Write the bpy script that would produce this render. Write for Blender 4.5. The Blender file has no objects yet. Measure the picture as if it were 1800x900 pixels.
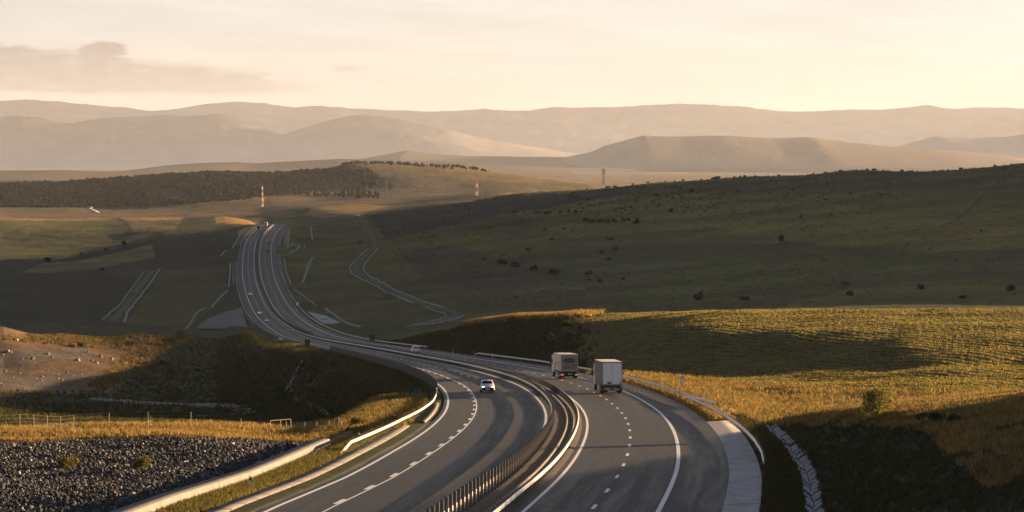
import bpy, bmesh, math, random
import numpy as np
from mathutils import Vector, Matrix
rng = np.random.default_rng(7)
random.seed(7)
sc = bpy.context.scene
COL = sc.collection
R = math.radians
ZC = 90.0                     # camera height above the valley datum
# ------------------------------------------------------------------ camera model
F, YH = 4800.0, 285.0
TH = math.atan((450 - YH) / F)
CT, ST = math.cos(TH), math.sin(TH)

def unproj(u, v, d):
    a = (u - 900) / F; b = (v - 450) / F
    k = d / (CT - b * ST)
    return a * k, d, (-ST - b * CT) * k

def proj(x, d, z):
    zc = d * CT - z * ST; yc = -(d * ST + z * CT)
    return 900 + F * x / zc, 450 + F * yc / zc

# ------------------------------------------------------------------ helpers
def tag(o, label=None, cat=None, group=None, kind=None):
    if label: o['label'] = label
    if cat: o['category'] = cat
    if group: o['group'] = group
    if kind: o['kind'] = kind
    return o

def mesh_obj(name, V, Fc, mats, parent=None, smooth=False, midx=None, attrs=None):
    V = np.asarray(V, dtype=np.float32).reshape(-1, 3)
    me = bpy.data.meshes.new(name)
    if isinstance(Fc, np.ndarray):
        nf, k = Fc.shape
        me.vertices.add(len(V)); me.vertices.foreach_set('co', V.ravel())
        me.loops.add(nf * k); me.loops.foreach_set('vertex_index', Fc.astype(np.int32).ravel())
        me.polygons.add(nf)
        me.polygons.foreach_set('loop_start', np.arange(0, nf * k, k, dtype=np.int32))
        me.polygons.foreach_set('loop_total', np.full(nf, k, dtype=np.int32))
        me.update(calc_edges=True)
    else:
        me.from_pydata([tuple(map(float, v)) for v in V], [], Fc)
    if not isinstance(mats, (list, tuple)): mats = [mats]
    for m in mats: me.materials.append(m)
    if midx is not None: me.polygons.foreach_set('material_index', np.asarray(midx, dtype=np.int32))
    if smooth: me.polygons.foreach_set('use_smooth', np.ones(len(me.polygons), dtype=bool))
    if attrs:
        for n, c in attrs.items():
            c = np.asarray(c, dtype=np.float32)
            if c.ndim == 2:
                a = me.color_attributes.new(n, 'FLOAT_COLOR', 'POINT')
                c4 = np.ones((len(V), 4), dtype=np.float32); c4[:, :3] = c
                a.data.foreach_set('color', c4.ravel())
            else:
                a = me.attributes.new(n, 'FLOAT', 'POINT'); a.data.foreach_set('value', c)
    me.validate()
    o = bpy.data.objects.new(name, me); COL.objects.link(o)
    if parent: o.parent = parent
    return o

def empty(name, loc=(0, 0, 0), rz=0.0):
    o = bpy.data.objects.new(name, None); COL.objects.link(o)
    o.location = loc; o.rotation_euler = (0, 0, rz); o.empty_display_size = 0.3
    return o

class MB:
    """collects polygons, one material index per polygon"""
    def __init__(s): s.v = []; s.f = []; s.m = []
    def add(s, V, Fc, mi=0):
        b = len(s.v); s.v += [tuple(p) for p in V]
        for f in Fc: s.f.append([b + i for i in f]); s.m.append(mi)
    def box(s, x0, x1, y0, y1, z0, z1, mi=0, M=None, bev=0.0):
        if bev > 0:
            bm = bmesh.new(); bmesh.ops.create_cube(bm, size=1)
            for p in bm.verts: p.co = Vector(((x0+x1)/2 + p.co.x*(x1-x0), (y0+y1)/2 + p.co.y*(y1-y0), (z0+z1)/2 + p.co.z*(z1-z0)))
            bmesh.ops.bevel(bm, geom=bm.edges[:], offset=bev, segments=2, affect='EDGES', profile=.7)
            bm.verts.index_update()
            V = [p.co.copy() for p in bm.verts]; Fc = [[q.index for q in f.verts] for f in bm.faces]; bm.free()
        else:
            V = [Vector(p) for p in ((x0,y0,z0),(x1,y0,z0),(x1,y1,z0),(x0,y1,z0),(x0,y0,z1),(x1,y0,z1),(x1,y1,z1),(x0,y1,z1))]
            Fc = [(3,2,1,0),(4,5,6,7),(0,1,5,4),(1,2,6,5),(2,3,7,6),(3,0,4,7)]
        if M is not None: V = [M @ p for p in V]
        s.add(V, Fc, mi)
    def cyl(s, p, q, r0, r1=None, n=10, mi=0, caps=True):
        p, q = Vector(p), Vector(q); r1 = r0 if r1 is None else r1
        ax = (q - p).normalized(); t = Vector((0, 0, 1)) if abs(ax.z) < .9 else Vector((1, 0, 0))
        a = ax.cross(t).normalized(); b = ax.cross(a)
        V = []
        for c, r in ((p, r0), (q, r1)):
            for i in range(n):
                an = 2 * math.pi * i / n
                V.append(c + a * (r * math.cos(an)) + b * (r * math.sin(an)))
        Fc = [(i, (i+1) % n, n + (i+1) % n, n + i) for i in range(n)]
        if caps: Fc += [tuple(reversed(range(n))), tuple(range(n, 2*n))]
        s.add(V, Fc, mi)
    def build(s, name, mats, parent=None, smooth=False):
        return mesh_obj(name, s.v, s.f, mats, parent, smooth, s.m)

# ------------------------------------------------------------------ materials
def nt(m): return m.node_tree.nodes, m.node_tree.links
def new_mat(name):
    m = bpy.data.materials.new(name); m.use_nodes = True
    n, l = nt(m); n.clear()
    o = n.new('ShaderNodeOutputMaterial'); return m, n, l, o

def simple(name, col, rough=.7, metal=0.0, spec=.4, noise=.0, nscale=4., col2=None, bump=0., bscale=20., coat=0., trans=0.):
    m, n, l, o = new_mat(name)
    b = n.new('ShaderNodeBsdfPrincipled'); l.new(b.outputs[0], o.inputs[0])
    b.inputs['Base Color'].default_value = (*col, 1); b.inputs['Roughness'].default_value = rough
    b.inputs['Metallic'].default_value = metal; b.inputs['Specular IOR Level'].default_value = spec
    b.inputs['Coat Weight'].default_value = coat
    if noise > 0 or bump > 0:
        tc = n.new('ShaderNodeTexCoord')
        nz = n.new('ShaderNodeTexNoise'); nz.inputs['Scale'].default_value = nscale; nz.inputs['Detail'].default_value = 6
        l.new(tc.outputs['Object'], nz.inputs['Vector'])
        if noise > 0:
            mx = n.new('ShaderNodeMix'); mx.data_type = 'RGBA'
            c2 = col2 or tuple(c * .5 for c in col)
            mx.inputs[6].default_value = (*col, 1); mx.inputs[7].default_value = (*c2, 1)
            mr = n.new('ShaderNodeMapRange'); mr.inputs[1].default_value = .5 - .25; mr.inputs[2].default_value = .75
            mr.inputs[3].default_value = 0; mr.inputs[4].default_value = noise
            l.new(nz.outputs[0], mr.inputs[0]); l.new(mr.outputs[0], mx.inputs[0]); l.new(mx.outputs[2], b.inputs['Base Color'])
        if bump > 0:
            n2 = n.new('ShaderNodeTexNoise'); n2.inputs['Scale'].default_value = bscale; n2.inputs['Detail'].default_value = 5
            l.new(tc.outputs['Object'], n2.inputs['Vector'])
            bp = n.new('ShaderNodeBump'); bp.inputs['Strength'].default_value = bump; bp.inputs['Distance'].default_value = .05
            l.new(n2.outputs[0], bp.inputs['Height']); l.new(bp.outputs[0], b.inputs['Normal'])
    return m

# ------------------------------------------------------------------ road alignment (surveyed from the photograph)
KT = np.array([100, 130, 163.56,188.17,216.49,249.07,286.55,329.67,379.29,436.36,502.03,577.59,664.51,764.51,879.56,1011.93,1164.22,1339.42,1540.99,1772.9,2039.71,2346.67,2500,2650,2850])
KX = np.array([-8.2,-4.6,-1.203,1.201,3.266,4.838,5.662,5.176,2.862,-2.75,-10.208,-20.076,-31.57,-44.648,-58.07,-74.913,-93.551,-116.284,-140.695,-165.491,-189.483,-210.053,-218,-224,-231])
KZ = np.array([-18.3,-19.5,-20.871,-21.896,-23.135,-24.663,-26.48,-28.599,-30.97,-33.724,-37.215,-41.28,-45.941,-51.458,-57.979,-64.711,-70.961,-74.668,-73.544,-70.056,-61.2,-57.784,-57.2,-60.5,-68])
KB = np.array([-.0075,-.0075,-.0075,.0051,.0021,.0072,.009,.0125,.0027,-.0037,-.0011,-.0102,-.0148,-.0203,-.0187,-.0116,-.0074,-.0001,.0006,.0042,.0098,.0086,.008,.006,.005])
def natspline(kt, kv):
    n = len(kt); h = np.diff(kt); A = np.zeros((n, n)); r = np.zeros(n); A[0, 0] = A[-1, -1] = 1
    for i in range(1, n-1):
        A[i, i-1] = h[i-1]; A[i, i] = 2*(h[i-1]+h[i]); A[i, i+1] = h[i]
        r[i] = 6*((kv[i+1]-kv[i])/h[i]-(kv[i]-kv[i-1])/h[i-1])
    M = np.linalg.solve(A, r)
    def f(t):
        t = np.asarray(t, float); i = np.clip(np.searchsorted(kt, t)-1, 0, n-2)
        a = kt[i+1]-t; b = t-kt[i]; hh = h[i]
        return M[i]*a**3/(6*hh)+M[i+1]*b**3/(6*hh)+(kv[i]/hh-M[i]*hh/6)*a+(kv[i+1]/hh-M[i+1]*hh/6)*b
    return f
RX, RZ = natspline(KT, KX), natspline(KT, KZ)
TT = np.linspace(100, 2850, 5501)
TX, TZ = RX(TT), RZ(TT); TB = np.interp(np.log(TT), np.log(KT), KB)
DX = np.gradient(TX, TT); NN = np.hypot(DX, 1)
TS = np.concatenate([[0], np.cumsum(np.sqrt(np.diff(TX)**2 + np.diff(TT)**2 + np.diff(TZ)**2))])
S0 = np.interp(163.56, TT, TS)      # chainage used for the dash phase
def road_pt(s, off, dz=0.0):
    """world point at chainage s, horizontal offset off (right +)"""
    t = np.interp(s, TS, TT); x = np.interp(t, TT, TX); z = np.interp(t, TT, TZ); b = np.interp(t, TT, TB)
    dx = np.interp(t, TT, DX); n = np.hypot(dx, 1)
    off = np.asarray(off, float)
    return x + off/n, t - off*dx/n, z + b*off + dz + ZC
def s_at(t): return np.interp(t, TT, TS)
def road_dir(s):
    t = np.interp(s, TS, TT); dx = float(np.interp(t, TT, DX)); return math.atan2(1.0, dx)   # heading angle
def road_local(X, D):
    """(offset, road z) of world points near the road (vectorised)"""
    t = np.array(D, float)
    for _ in range(4):
        tc = np.clip(t, 100, 2849)
        x = np.interp(tc, TT, TX); dx = np.interp(tc, TT, DX)
        t = tc + ((D - tc) + (X - x)*dx) / (1 + dx*dx)
    tc = np.clip(t, 100, 2849)
    x = np.interp(tc, TT, TX); dx = np.interp(tc, TT, DX); n = np.hypot(dx, 1)
    off = ((X - x) - (D - tc)*dx)/n
    return off, np.interp(tc, TT, TZ) + np.interp(tc, TT, TB)*np.clip(off, -18, 18), tc

# ------------------------------------------------------------------ terrain control points (u, v, d) and (u, d, z)
CP = [  # left foreground
 (0,905,165),(100,840,195),(0,800,218),(300,800,214),(300,768,238),(430,790,220),(540,781,246),
 (-300,900,165),(-300,800,215),
 (0,763,252),(150,759,262),(300,754,270),(450,754,276),(560,762,276),(-300,765,255),
 (0,752,292),(300,744,320),(0,735,400),(300,735,400),(430,722,520),(300,708,560),(150,702,590),(0,692,600),(-300,690,600),
 (600,742,345),(560,715,500),(590,700,500),(510,682,560),(430,652,680),
 (440,584,800),(500,590,775),(330,595,795),(250,595,780),(120,597,755),(50,592,745),(0,576,735),(-150,540,735),
 (250,640,735),(250,608,768),(100,640,698),(0,640,690),(-150,640,690),(-150,595,740),(0,672,630),(200,678,645),(270,628,752),(330,642,750),(400,622,765),
 # valley floor left
 (200,578,1200),(0,575,1200),(345,579,1260),(425,579,1262),(300,520,1550),(0,500,1600),(150,450,2150),(350,450,2050),(0,420,2500),(200,410,2500),(380,400,2500),
 (400,470,1800),(-300,450,2200),(-300,570,1200),(385,520,1500),
 (0,383,2800),(160,386,2800),(230,383,2800),(330,382,2800),(410,381,2720),(440,393,2600),(-300,385,2800),
 (0,376,3700),(300,373,3700),(450,371,3600),(560,382,2900),(560,366,3300),(640,359,3400),(690,365,3100),(500,388,3000),
 # wooded hill
 (0,355,4000),(200,360,4000),(400,346,4000),(600,350,3900),(0,322,4700),(200,311,4700),(380,301,4800),(480,303,4800),(560,298,4800),(620,286,4800),(700,288,4800),
 (800,294,4800),(900,306,4700),(1030,325,4500),(640,330,4300),(640,348,3850),(800,325,4300),(800,343,3900),(700,352,3600),(800,344,3500),(900,338,3500),(-300,330,4700),
 # right of the far road and the big hill
 (520,400,2450),(520,440,2150),(550,391,2600),(600,379,2800),(640,375,2850),(560,450,1950),(540,520,1500),(560,560,1280),(620,576,1110),(700,576,1040),(640,440,1950),
 (650,500,1550),(760,540,1200),(820,556,1110),(740,420,2000),(760,366,2700),(800,480,1600),(900,341,2650),(900,380,2200),(1000,335,2600),(1000,400,1900),(1000,480,1450),
 (1000,552,1070),(1150,322,2500),(1300,312,2400),(1300,380,1800),(1300,450,1450),(1250,532,1070),(1500,301,2250),(1500,400,1550),(1500,480,1200),(1800,288,2100),
 (1800,380,1500),(1800,480,1100),(1800,540,930),(1400,542,1000),
 # cutting and plateau right of the road
 (660,597,870),(740,583,800),(820,571,740),(900,564,700),(1000,558,660),(960,576,640),(960,603,588),(880,592,680),
 (1000,570,600),(1150,556,572),(1300,547,545),(1500,544,526),(1650,543,522),(1800,543,518),
 (1100,602,500),(1180,625,468),(1180,590,490),(1250,600,470),(1250,628,452),(1250,578,485),(1400,590,460),(1400,618,443),(1400,565,495),(1500,588,455),(1500,610,438),(1600,600,432),(1600,570,478),(1800,600,420),(1800,570,465),(1050,646,465),(1130,658,435),(1250,656,424),(1400,646,420),(1550,634,412),(1700,622,405),(1800,642,388),
 (1200,682,378),(1400,690,350),(1600,690,340),(1800,690,330),(1300,714,328),(1500,716,308),(1300,737,290),(1360,753,262),
 (1440,727,272),(1500,735,242),(1650,740,215),(1800,742,200),(1800,780,180),(1600,830,178),(1800,905,150),(1480,840,192),(1500,905,168),
]
CZ = [ # (u, d, z) hidden points, and unseen heights off to the right shaped to cast shade
 (250,900,-66),(0,900,-64),(440,900,-66),(-300,900,-60),(0,3300,-74),(300,3300,-72),(-300,3300,-74),
 (820,820,-53),(1000,800,-50),(1200,780,-47),(1300,640,-36),(1500,630,-34),(1800,625,-33.5),(1500,780,-46),(1800,760,-44),(740,900,-57),
 (1000,3300,-66),(1300,3200,-60),(1800,3000,-52),(1100,4000,-70),(1500,4000,-75),(2000,4000,-70),
 (0,5600,-80),(500,5600,-80),(900,5600,-78),(1300,5400,-72),(1800,5400,-70),
 (-600,7500,-60),(900,7500,-50),(2500,7500,-50),(-600,20000,-60),(900,20000,-60),(2500,20000,-60),(-600,80000,-60),(900,80000,-60),(2500,80000,-60),
 (1980,182,-16.5),(2200,186,-14),(2200,212,-15),(2300,245,-19),(2200,300,-24),(2200,450,-28),(2200,570,-29),(2300,760,-40),(2300,930,-38),(2300,1200,-12),(2300,1600,18),(2300,2100,40),(1800,2500,-10),(1800,2900,-30),(2300,2550,85),(2300,2850,50),(2300,3200,-40),(3000,2850,80),
 (3000,300,-24),(3000,500,-28),(3000,800,-32),(3000,1200,18),(3000,1700,75),(3000,2300,105),(3000,3200,-10),(4200,500,-30),(4200,1000,15),(4200,1700,135),(4200,2600,150),(4200,4000,-20),
 (900,100,-18),(1500,100,-17),(2200,100,-16),(300,100,-19),(-1500,100,-19),(4000,100,-17),
 (-1500,250,-28),(-1500,500,-42),(-1500,900,-60),(-1500,1500,-70),(-1500,2500,-65),(-1500,4500,-40),
]
_p = []; _q = []
for u, v, d in CP:
    x, dd, z = unproj(u, v, d); _p.append((u/600, math.log(d)*2)); _q.append(z/d)
for u, d, z in CZ:
    _p.append((u/600, math.log(d)*2)); _q.append(z/d)
for t in np.exp(np.linspace(math.log(105), math.log(2800), 46)):
    for off, dz in ((-17, -.4), (0, 0), (17.5, -.4)):
        x, d, z = road_pt(s_at(t), off, dz); z -= ZC
        _p.append((900 + F*x/d, math.log(d)*2)); _p[-1] = (_p[-1][0]/600, _p[-1][1]); _q.append(z/d)
_p = np.array(_p); _q = np.array(_q)
def _k(r): return r                     # biharmonic-like linear kernel: no overshoot
def fit_rbf(p, q):
    n = len(p); r = np.sqrt(((p[:, None]-p[None])**2).sum(-1) + 1e-3)
    A = np.zeros((n+3, n+3)); A[:n, :n] = r + np.eye(n)*-2e-3; A[:n, n] = 1; A[:n, n+1:] = p; A[n, :n] = 1; A[n+1:, :n] = p.T
    return np.linalg.solve(A, np.concatenate([q, np.zeros(3)]))
_w = fit_rbf(_p, _q)
def rbf(u, d):
    P = np.stack([u.ravel()/600, np.log(d.ravel())*2], 1); out = np.empty(len(P))
    for i in range(0, len(P), 20000):
        c = P[i:i+20000]
        r = np.sqrt(((c[:, None]-_p[None])**2).sum(-1) + 1e-3)
        out[i:i+20000] = r @ _w[:-3] + _w[-3] + c @ _w[-2:]
    return out.reshape(u.shape)
def bilerp(G, ui, di):
    i = np.clip(ui, 0, G.shape[1]-1.001); j = np.clip(di, 0, G.shape[0]-1.001)
    i0 = i.astype(int); j0 = j.astype(int); a = i-i0; b = j-j0
    return (G[j0, i0]*(1-a)+G[j0, i0+1]*a)*(1-b)+(G[j0+1, i0]*(1-a)+G[j0+1, i0+1]*a)*b
_cu = np.linspace(-1600, 4400, 401); _cl = np.linspace(math.log(98), math.log(82000), 390)
_CG = rbf(*np.meshgrid(_cu, np.exp(_cl)))
# value noise
def _hash(ix, iy, s):
    h = (ix*374761393 + iy*668265263 + s*974634541) & 0x7fffffff
    h = ((h ^ (h >> 13))*1274126177) & 0x7fffffff
    return ((h ^ (h >> 16)) & 0xffff)/65535.0
def vnoise(x, y, s=0):
    ix = np.floor(x).astype(np.int64); iy = np.floor(y).astype(np.int64); a = x-ix; b = y-iy
    a = a*a*(3-2*a); b = b*b*(3-2*b)
    return (_hash(ix, iy, s)*(1-a)+_hash(ix+1, iy, s)*a)*(1-b)+(_hash(ix, iy+1, s)*(1-a)+_hash(ix+1, iy+1, s)*a)*b
def fbm(x, y, o=4, s=0):
    r = 0; a = .5
    for k in range(o): r = r + a*(vnoise(x*2**k, y*2**k, s+k)-.5); a *= .5
    return r
def sstep(a, b, x):
    t = np.clip((x-a)/(b-a), 0, 1); return t*t*(3-2*t)

def ground(X, D, corridor=True):
    """terrain elevation, camera-relative"""
    X = np.asarray(X, float); D = np.asarray(D, float)
    u = 900 + F*X/D
    q = bilerp(_CG, (u-_cu[0])/(_cu[1]-_cu[0]), (np.log(D)-_cl[0])/(_cl[1]-_cl[0]))
    z = q*D
    off, rz, t = road_local(X, D)
    n1 = fbm(X/14, D/14, 4, 3)*1.1*sstep(16, 30, np.abs(off)) + fbm(X/90, D/90, 3, 9)*3.0*sstep(20, 90, np.abs(off))*sstep(350, 900, D)
    z = z + n1
    inr = (D > 99) & (D < 2800)
    rz2 = rz - .02*np.clip(np.abs(off)-14, 0, 6)
    wl = sstep(18.5, 30, -off); wr = sstep(18.0, 30, off)
    w = np.where(off < 0, wl, wr)
    wide = np.where(inr, 1-w, 0)
    # embankment slopes: keep terrain but pull to the road near the corridor
    zz = z*(1-wide) + rz2*wide
    if corridor:
        c = (1-sstep(14.0, 14.9, np.where(off < 0, -off+.9, off-.05)))*np.where(inr, 1, 0)
        zz = zz - .35*c
    return zz
def pick(u, v, d0=100, d1=24000, n=1500):
    """first terrain point seen through pixel (u, v)"""
    d = np.exp(np.linspace(math.log(d0), math.log(d1), n))
    x, _, zr = unproj(u, v, d)
    g = ground(x, d)
    ok = np.where(g >= zr)[0]
    i = ok[0] if len(ok) else n-1
    if i > 0 and len(ok):
        a, b = d[i-1], d[i]
        for _ in range(12):
            m = (a+b)/2; x, _, zr = unproj(u, v, m)
            if ground(np.array([x]), np.array([m]))[0] >= zr: b = m
            else: a = m
        dd = b
    else: dd = d[i]
    x = float(unproj(u, v, dd)[0])
    return x, float(dd), float(ground(np.array([x]), np.array([dd]))[0]) + ZC
def gz(x, d): return float(ground(np.array([x]), np.array([d]), False)[0]) + ZC

# ------------------------------------------------------------------ ground sheet
def inpoly(u, v, P):
    c = np.zeros(u.shape, bool); n = len(P)
    for i in range(n):
        x0, y0 = P[i]; x1, y1 = P[(i+1) % n]
        if y0 == y1: continue
        m = ((y0 > v) != (y1 > v)) & (u < (x1-x0)*(v-y0)/(y1-y0)+x0)
        c ^= m
    return c
uu = np.concatenate([np.linspace(-1500, -60, 110, endpoint=False), np.linspace(-60, 1860, 1010, endpoint=False), np.linspace(1860, 2320, 120, endpoint=False), np.linspace(2320, 4300, 140)])
dd = np.exp(np.concatenate([np.linspace(math.log(100), math.log(160), 30, endpoint=False), np.linspace(math.log(160), math.log(900), 330, endpoint=False),
     np.linspace(math.log(900), math.log(5200), 330, endpoint=False), np.linspace(math.log(5200), math.log(80000), 85)]))
UU, DD = np.meshgrid(uu, dd)
XX = (UU-900)/F*DD
ZZ = ground(XX, DD)
PU, PV = proj(XX, DD, ZZ)
OFF, RZZ, RTT = road_local(XX, DD)
tint = np.empty(UU.shape+(3,), np.float32); tint[:] = (.046, .055, .02)
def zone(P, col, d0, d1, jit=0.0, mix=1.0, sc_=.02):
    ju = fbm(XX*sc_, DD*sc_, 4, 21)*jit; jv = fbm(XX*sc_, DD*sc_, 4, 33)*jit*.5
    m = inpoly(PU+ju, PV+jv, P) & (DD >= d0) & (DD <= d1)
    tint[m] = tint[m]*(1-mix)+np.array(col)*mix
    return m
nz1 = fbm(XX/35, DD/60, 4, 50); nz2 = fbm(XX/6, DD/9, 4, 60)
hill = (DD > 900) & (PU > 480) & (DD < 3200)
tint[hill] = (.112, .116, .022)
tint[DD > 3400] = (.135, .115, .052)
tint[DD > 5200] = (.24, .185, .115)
# big hill: greener lower half, upper half painted warm as if grazed by sun, scrub band
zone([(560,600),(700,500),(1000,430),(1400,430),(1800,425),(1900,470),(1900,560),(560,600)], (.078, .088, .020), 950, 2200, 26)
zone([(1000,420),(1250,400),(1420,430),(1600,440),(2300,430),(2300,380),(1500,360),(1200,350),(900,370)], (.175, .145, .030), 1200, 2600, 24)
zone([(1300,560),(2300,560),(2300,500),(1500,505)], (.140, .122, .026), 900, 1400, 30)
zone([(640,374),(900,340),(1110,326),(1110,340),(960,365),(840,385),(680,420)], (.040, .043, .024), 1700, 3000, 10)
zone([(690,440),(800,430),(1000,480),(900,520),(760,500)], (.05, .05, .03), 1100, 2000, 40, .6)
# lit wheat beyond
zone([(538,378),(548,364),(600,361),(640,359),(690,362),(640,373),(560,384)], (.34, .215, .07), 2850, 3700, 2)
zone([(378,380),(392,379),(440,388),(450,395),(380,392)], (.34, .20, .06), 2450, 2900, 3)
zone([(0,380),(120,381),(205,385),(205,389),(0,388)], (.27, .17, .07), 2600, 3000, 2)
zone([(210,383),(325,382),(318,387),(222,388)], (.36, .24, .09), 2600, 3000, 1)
# far left valley fields
zone([(-80,388),(205,388),(228,402),(215,412),(150,420),(-80,424)], (.110, .112, .028), 1700, 2800, 2)
zone([(225,389),(318,388),(308,405),(235,408)], (.15, .125, .042), 1700, 2800, 1)
zone([(-80,424),(200,412),(190,445),(-80,450)], (.080, .086, .025), 1500, 2700, 4)
zone([(38,478),(95,455),(268,430),(273,452),(180,470),(90,480)], (.18, .16, .05), 1300, 2700, 2)
zone([(-80,480),(190,478),(240,500),(180,560),(-80,580)], (.034, .042, .018), 1000, 2000, 14)
zone([(285,476),(400,470),(400,520),(335,575),(222,568)], (.086, .086, .022), 1000, 2000, 4)
zone([(75,462),(130,450),(220,432),(285,414),(300,418),(225,440),(130,460)], (.024, .027, .017), 1500, 2700, 4)
# wooded hill slopes and plain
zone([(100,322),(640,288),(668,312),(640,336),(420,356),(250,366),(-60,362),(-60,322)], (.035, .036, .020), 3600, 5100, 8)
zone([(270,352),(420,336),(640,338),(660,362),(430,372),(260,366)], (.155, .115, .055), 3500, 4500, 6)
zone([(600,286),(660,284),(840,296),(1040,322),(900,322),(700,305)], (.17, .13, .05), 4000, 5100, 8)
zone([(660,312),(860,318),(980,330),(700,352),(650,345)], (.125, .098, .058), 3600, 4700, 8)
zone([(-60,372),(160,376),(420,372),(520,372),(520,380),(200,384),(-60,380)], (.17, .115, .052), 3000, 4000, 4)
# rocky knoll on the left
kn = zone([(-80,555),(70,586),(330,590),(270,615),(275,640),(200,690),(-80,690)], (.135, .088, .052), 480, 830, 30)
zone([(-80,612),(160,612),(170,628),(60,640),(-80,645)], (.11, .105, .095), 480, 830, 30, .8)
zone([(-80,655),(140,655),(120,682),(-80,690)], (.10, .095, .085), 470, 800, 30, .7)
# dirt track of the near valley
zone([(165,699),(250,706),(330,709),(400,712),(432,713),(452,724),(440,735),(400,742),(340,748),(300,747),(380,738),(418,728),(410,718),(330,714),(250,711),(170,704)], (.19, .17, .14), 380, 700, 3)
zone([(455,735),(520,735),(560,742),(480,748)], (.12, .11, .09), 300, 480, 10, .6)
# dry grass at the crests
cr = zone([(-80,755),(610,745),(640,790),(540,785),(-80,790)], (.15, .108, .042), 235, 300, 10)
# yellow field, its near margin and the tussock strip
fld = zone([(1000,556),(1200,545),(2300,540),(2300,692),(1500,690),(1110,658),(990,600)], (.105, .088, .030), 330, 680, 4)
zone([(1100,655),(1500,690),(2300,700),(2300,760),(1500,745),(1280,720)], (.17, .12, .046), 215, 445, 12)
zone([(655,600),(820,573),(1000,557),(1000,552),(820,566),(655,592)], (.20, .135, .05), 560, 900, 3)
zone([(1420,740),(1560,770),(2300,800),(2300,920),(1440,920),(1380,780)], (.055, .048, .026), 100, 230, 14)
_fm = inpoly(PU, PV, [(1000,556),(1200,545),(2300,540),(2300,692),(1500,690),(1110,658),(990,600)]) & (DD > 330) & (DD < 680) & (OFF > 20)
_ph = (XX*2.2+DD)/2.416 + fbm(XX/60, DD/60, 2, 5)*.9
ZZ = ZZ + np.where(_fm, .09*np.sin(_ph*2*math.pi/2.5), 0)
nz3 = fbm(XX/110+DD/300, DD/420, 5, 81)
tint *= np.clip(1 + .9*nz1 + .55*nz2 + np.where(hill, 1.5*nz3, .3*nz3), .3, 2)[..., None]
tint = np.clip(tint, .01, .6)
# faint stripes of mowing and drilling on the hill (a real pattern of the turf)
st = np.sin((DD*.055+XX*.012+fbm(XX/160, DD/160, 3, 71)*5))*.5+.5
tint[hill] *= (1-.22*st[hill])[:, None]
nr, nc = UU.shape
idx = np.arange(nr*nc).reshape(nr, nc)
Fq = np.stack([idx[:-1, :-1], idx[:-1, 1:], idx[1:, 1:], idx[1:, :-1]], -1).reshape(-1, 4)

def ground_mat():
    m, n, l, o = new_mat('turf')
    b = n.new('ShaderNodeBsdfPrincipled'); b.inputs['Roughness'].default_value = .9; b.inputs['Specular IOR Level'].default_value = .12
    l.new(b.outputs[0], o.inputs[0])
    at = n.new('ShaderNodeAttribute'); at.attribute_name = 'tint'
    ge = n.new('ShaderNodeNewGeometry')
    prev = at.outputs['Color']
    for scl, lo, hi, det in ((.9, .62, 1.38, 6), (.12, .75, 1.25, 5)):
        nz = n.new('ShaderNodeTexNoise'); nz.inputs['Scale'].default_value = scl; nz.inputs['Detail'].default_value = det
        l.new(ge.outputs['Position'], nz.inputs['Vector'])
        mr = n.new('ShaderNodeMapRange'); mr.inputs[1].default_value = .3; mr.inputs[2].default_value = .7; mr.inputs[3].default_value = lo; mr.inputs[4].default_value = hi
        l.new(nz.outputs[0], mr.inputs[0])
        vm = n.new('ShaderNodeVectorMath'); vm.operation = 'SCALE'; l.new(prev, vm.inputs[0]); l.new(mr.outputs[0], vm.inputs['Scale'])
        prev = vm.outputs[0]
    l.new(prev, b.inputs['Base Color'])
    n1 = n.new('ShaderNodeTexNoise'); n1.inputs['Scale'].default_value = 1.6; n1.inputs['Detail'].default_value = 7; n1.inputs['Roughness'].default_value = .65
    l.new(ge.outputs['Position'], n1.inputs['Vector'])
    bp = n.new('ShaderNodeBump'); bp.inputs['Strength'].default_value = .9; bp.inputs['Distance'].default_value = .55
    l.new(n1.outputs[0], bp.inputs['Height']); l.new(bp.outputs[0], b.inputs['Normal'])
    return m
M_TURF = ground_mat()
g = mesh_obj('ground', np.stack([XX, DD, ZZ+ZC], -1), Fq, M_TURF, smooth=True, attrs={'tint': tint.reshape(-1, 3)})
tag(g, kind='structure')

# ------------------------------------------------------------------ distant hills and mountains, each range at its own distance
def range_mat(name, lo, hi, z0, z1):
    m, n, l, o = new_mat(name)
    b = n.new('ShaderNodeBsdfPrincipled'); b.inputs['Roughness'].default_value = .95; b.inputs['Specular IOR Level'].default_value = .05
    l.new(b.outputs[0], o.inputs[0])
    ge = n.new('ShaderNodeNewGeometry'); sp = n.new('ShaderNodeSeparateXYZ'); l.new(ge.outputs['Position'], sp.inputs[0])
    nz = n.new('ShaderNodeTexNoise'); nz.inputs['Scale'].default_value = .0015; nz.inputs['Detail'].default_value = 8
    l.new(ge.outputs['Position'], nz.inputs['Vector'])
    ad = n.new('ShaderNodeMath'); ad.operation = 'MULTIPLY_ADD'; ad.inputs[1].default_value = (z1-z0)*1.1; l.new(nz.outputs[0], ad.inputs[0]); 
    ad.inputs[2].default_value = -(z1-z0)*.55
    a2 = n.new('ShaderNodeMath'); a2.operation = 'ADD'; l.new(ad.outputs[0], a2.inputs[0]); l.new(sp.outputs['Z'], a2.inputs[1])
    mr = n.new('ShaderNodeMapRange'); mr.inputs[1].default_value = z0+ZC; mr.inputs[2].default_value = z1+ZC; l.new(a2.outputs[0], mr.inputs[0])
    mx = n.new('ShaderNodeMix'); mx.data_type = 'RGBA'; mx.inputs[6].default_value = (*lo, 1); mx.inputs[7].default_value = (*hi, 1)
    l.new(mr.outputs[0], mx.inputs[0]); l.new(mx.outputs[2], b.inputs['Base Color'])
    return m
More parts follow.
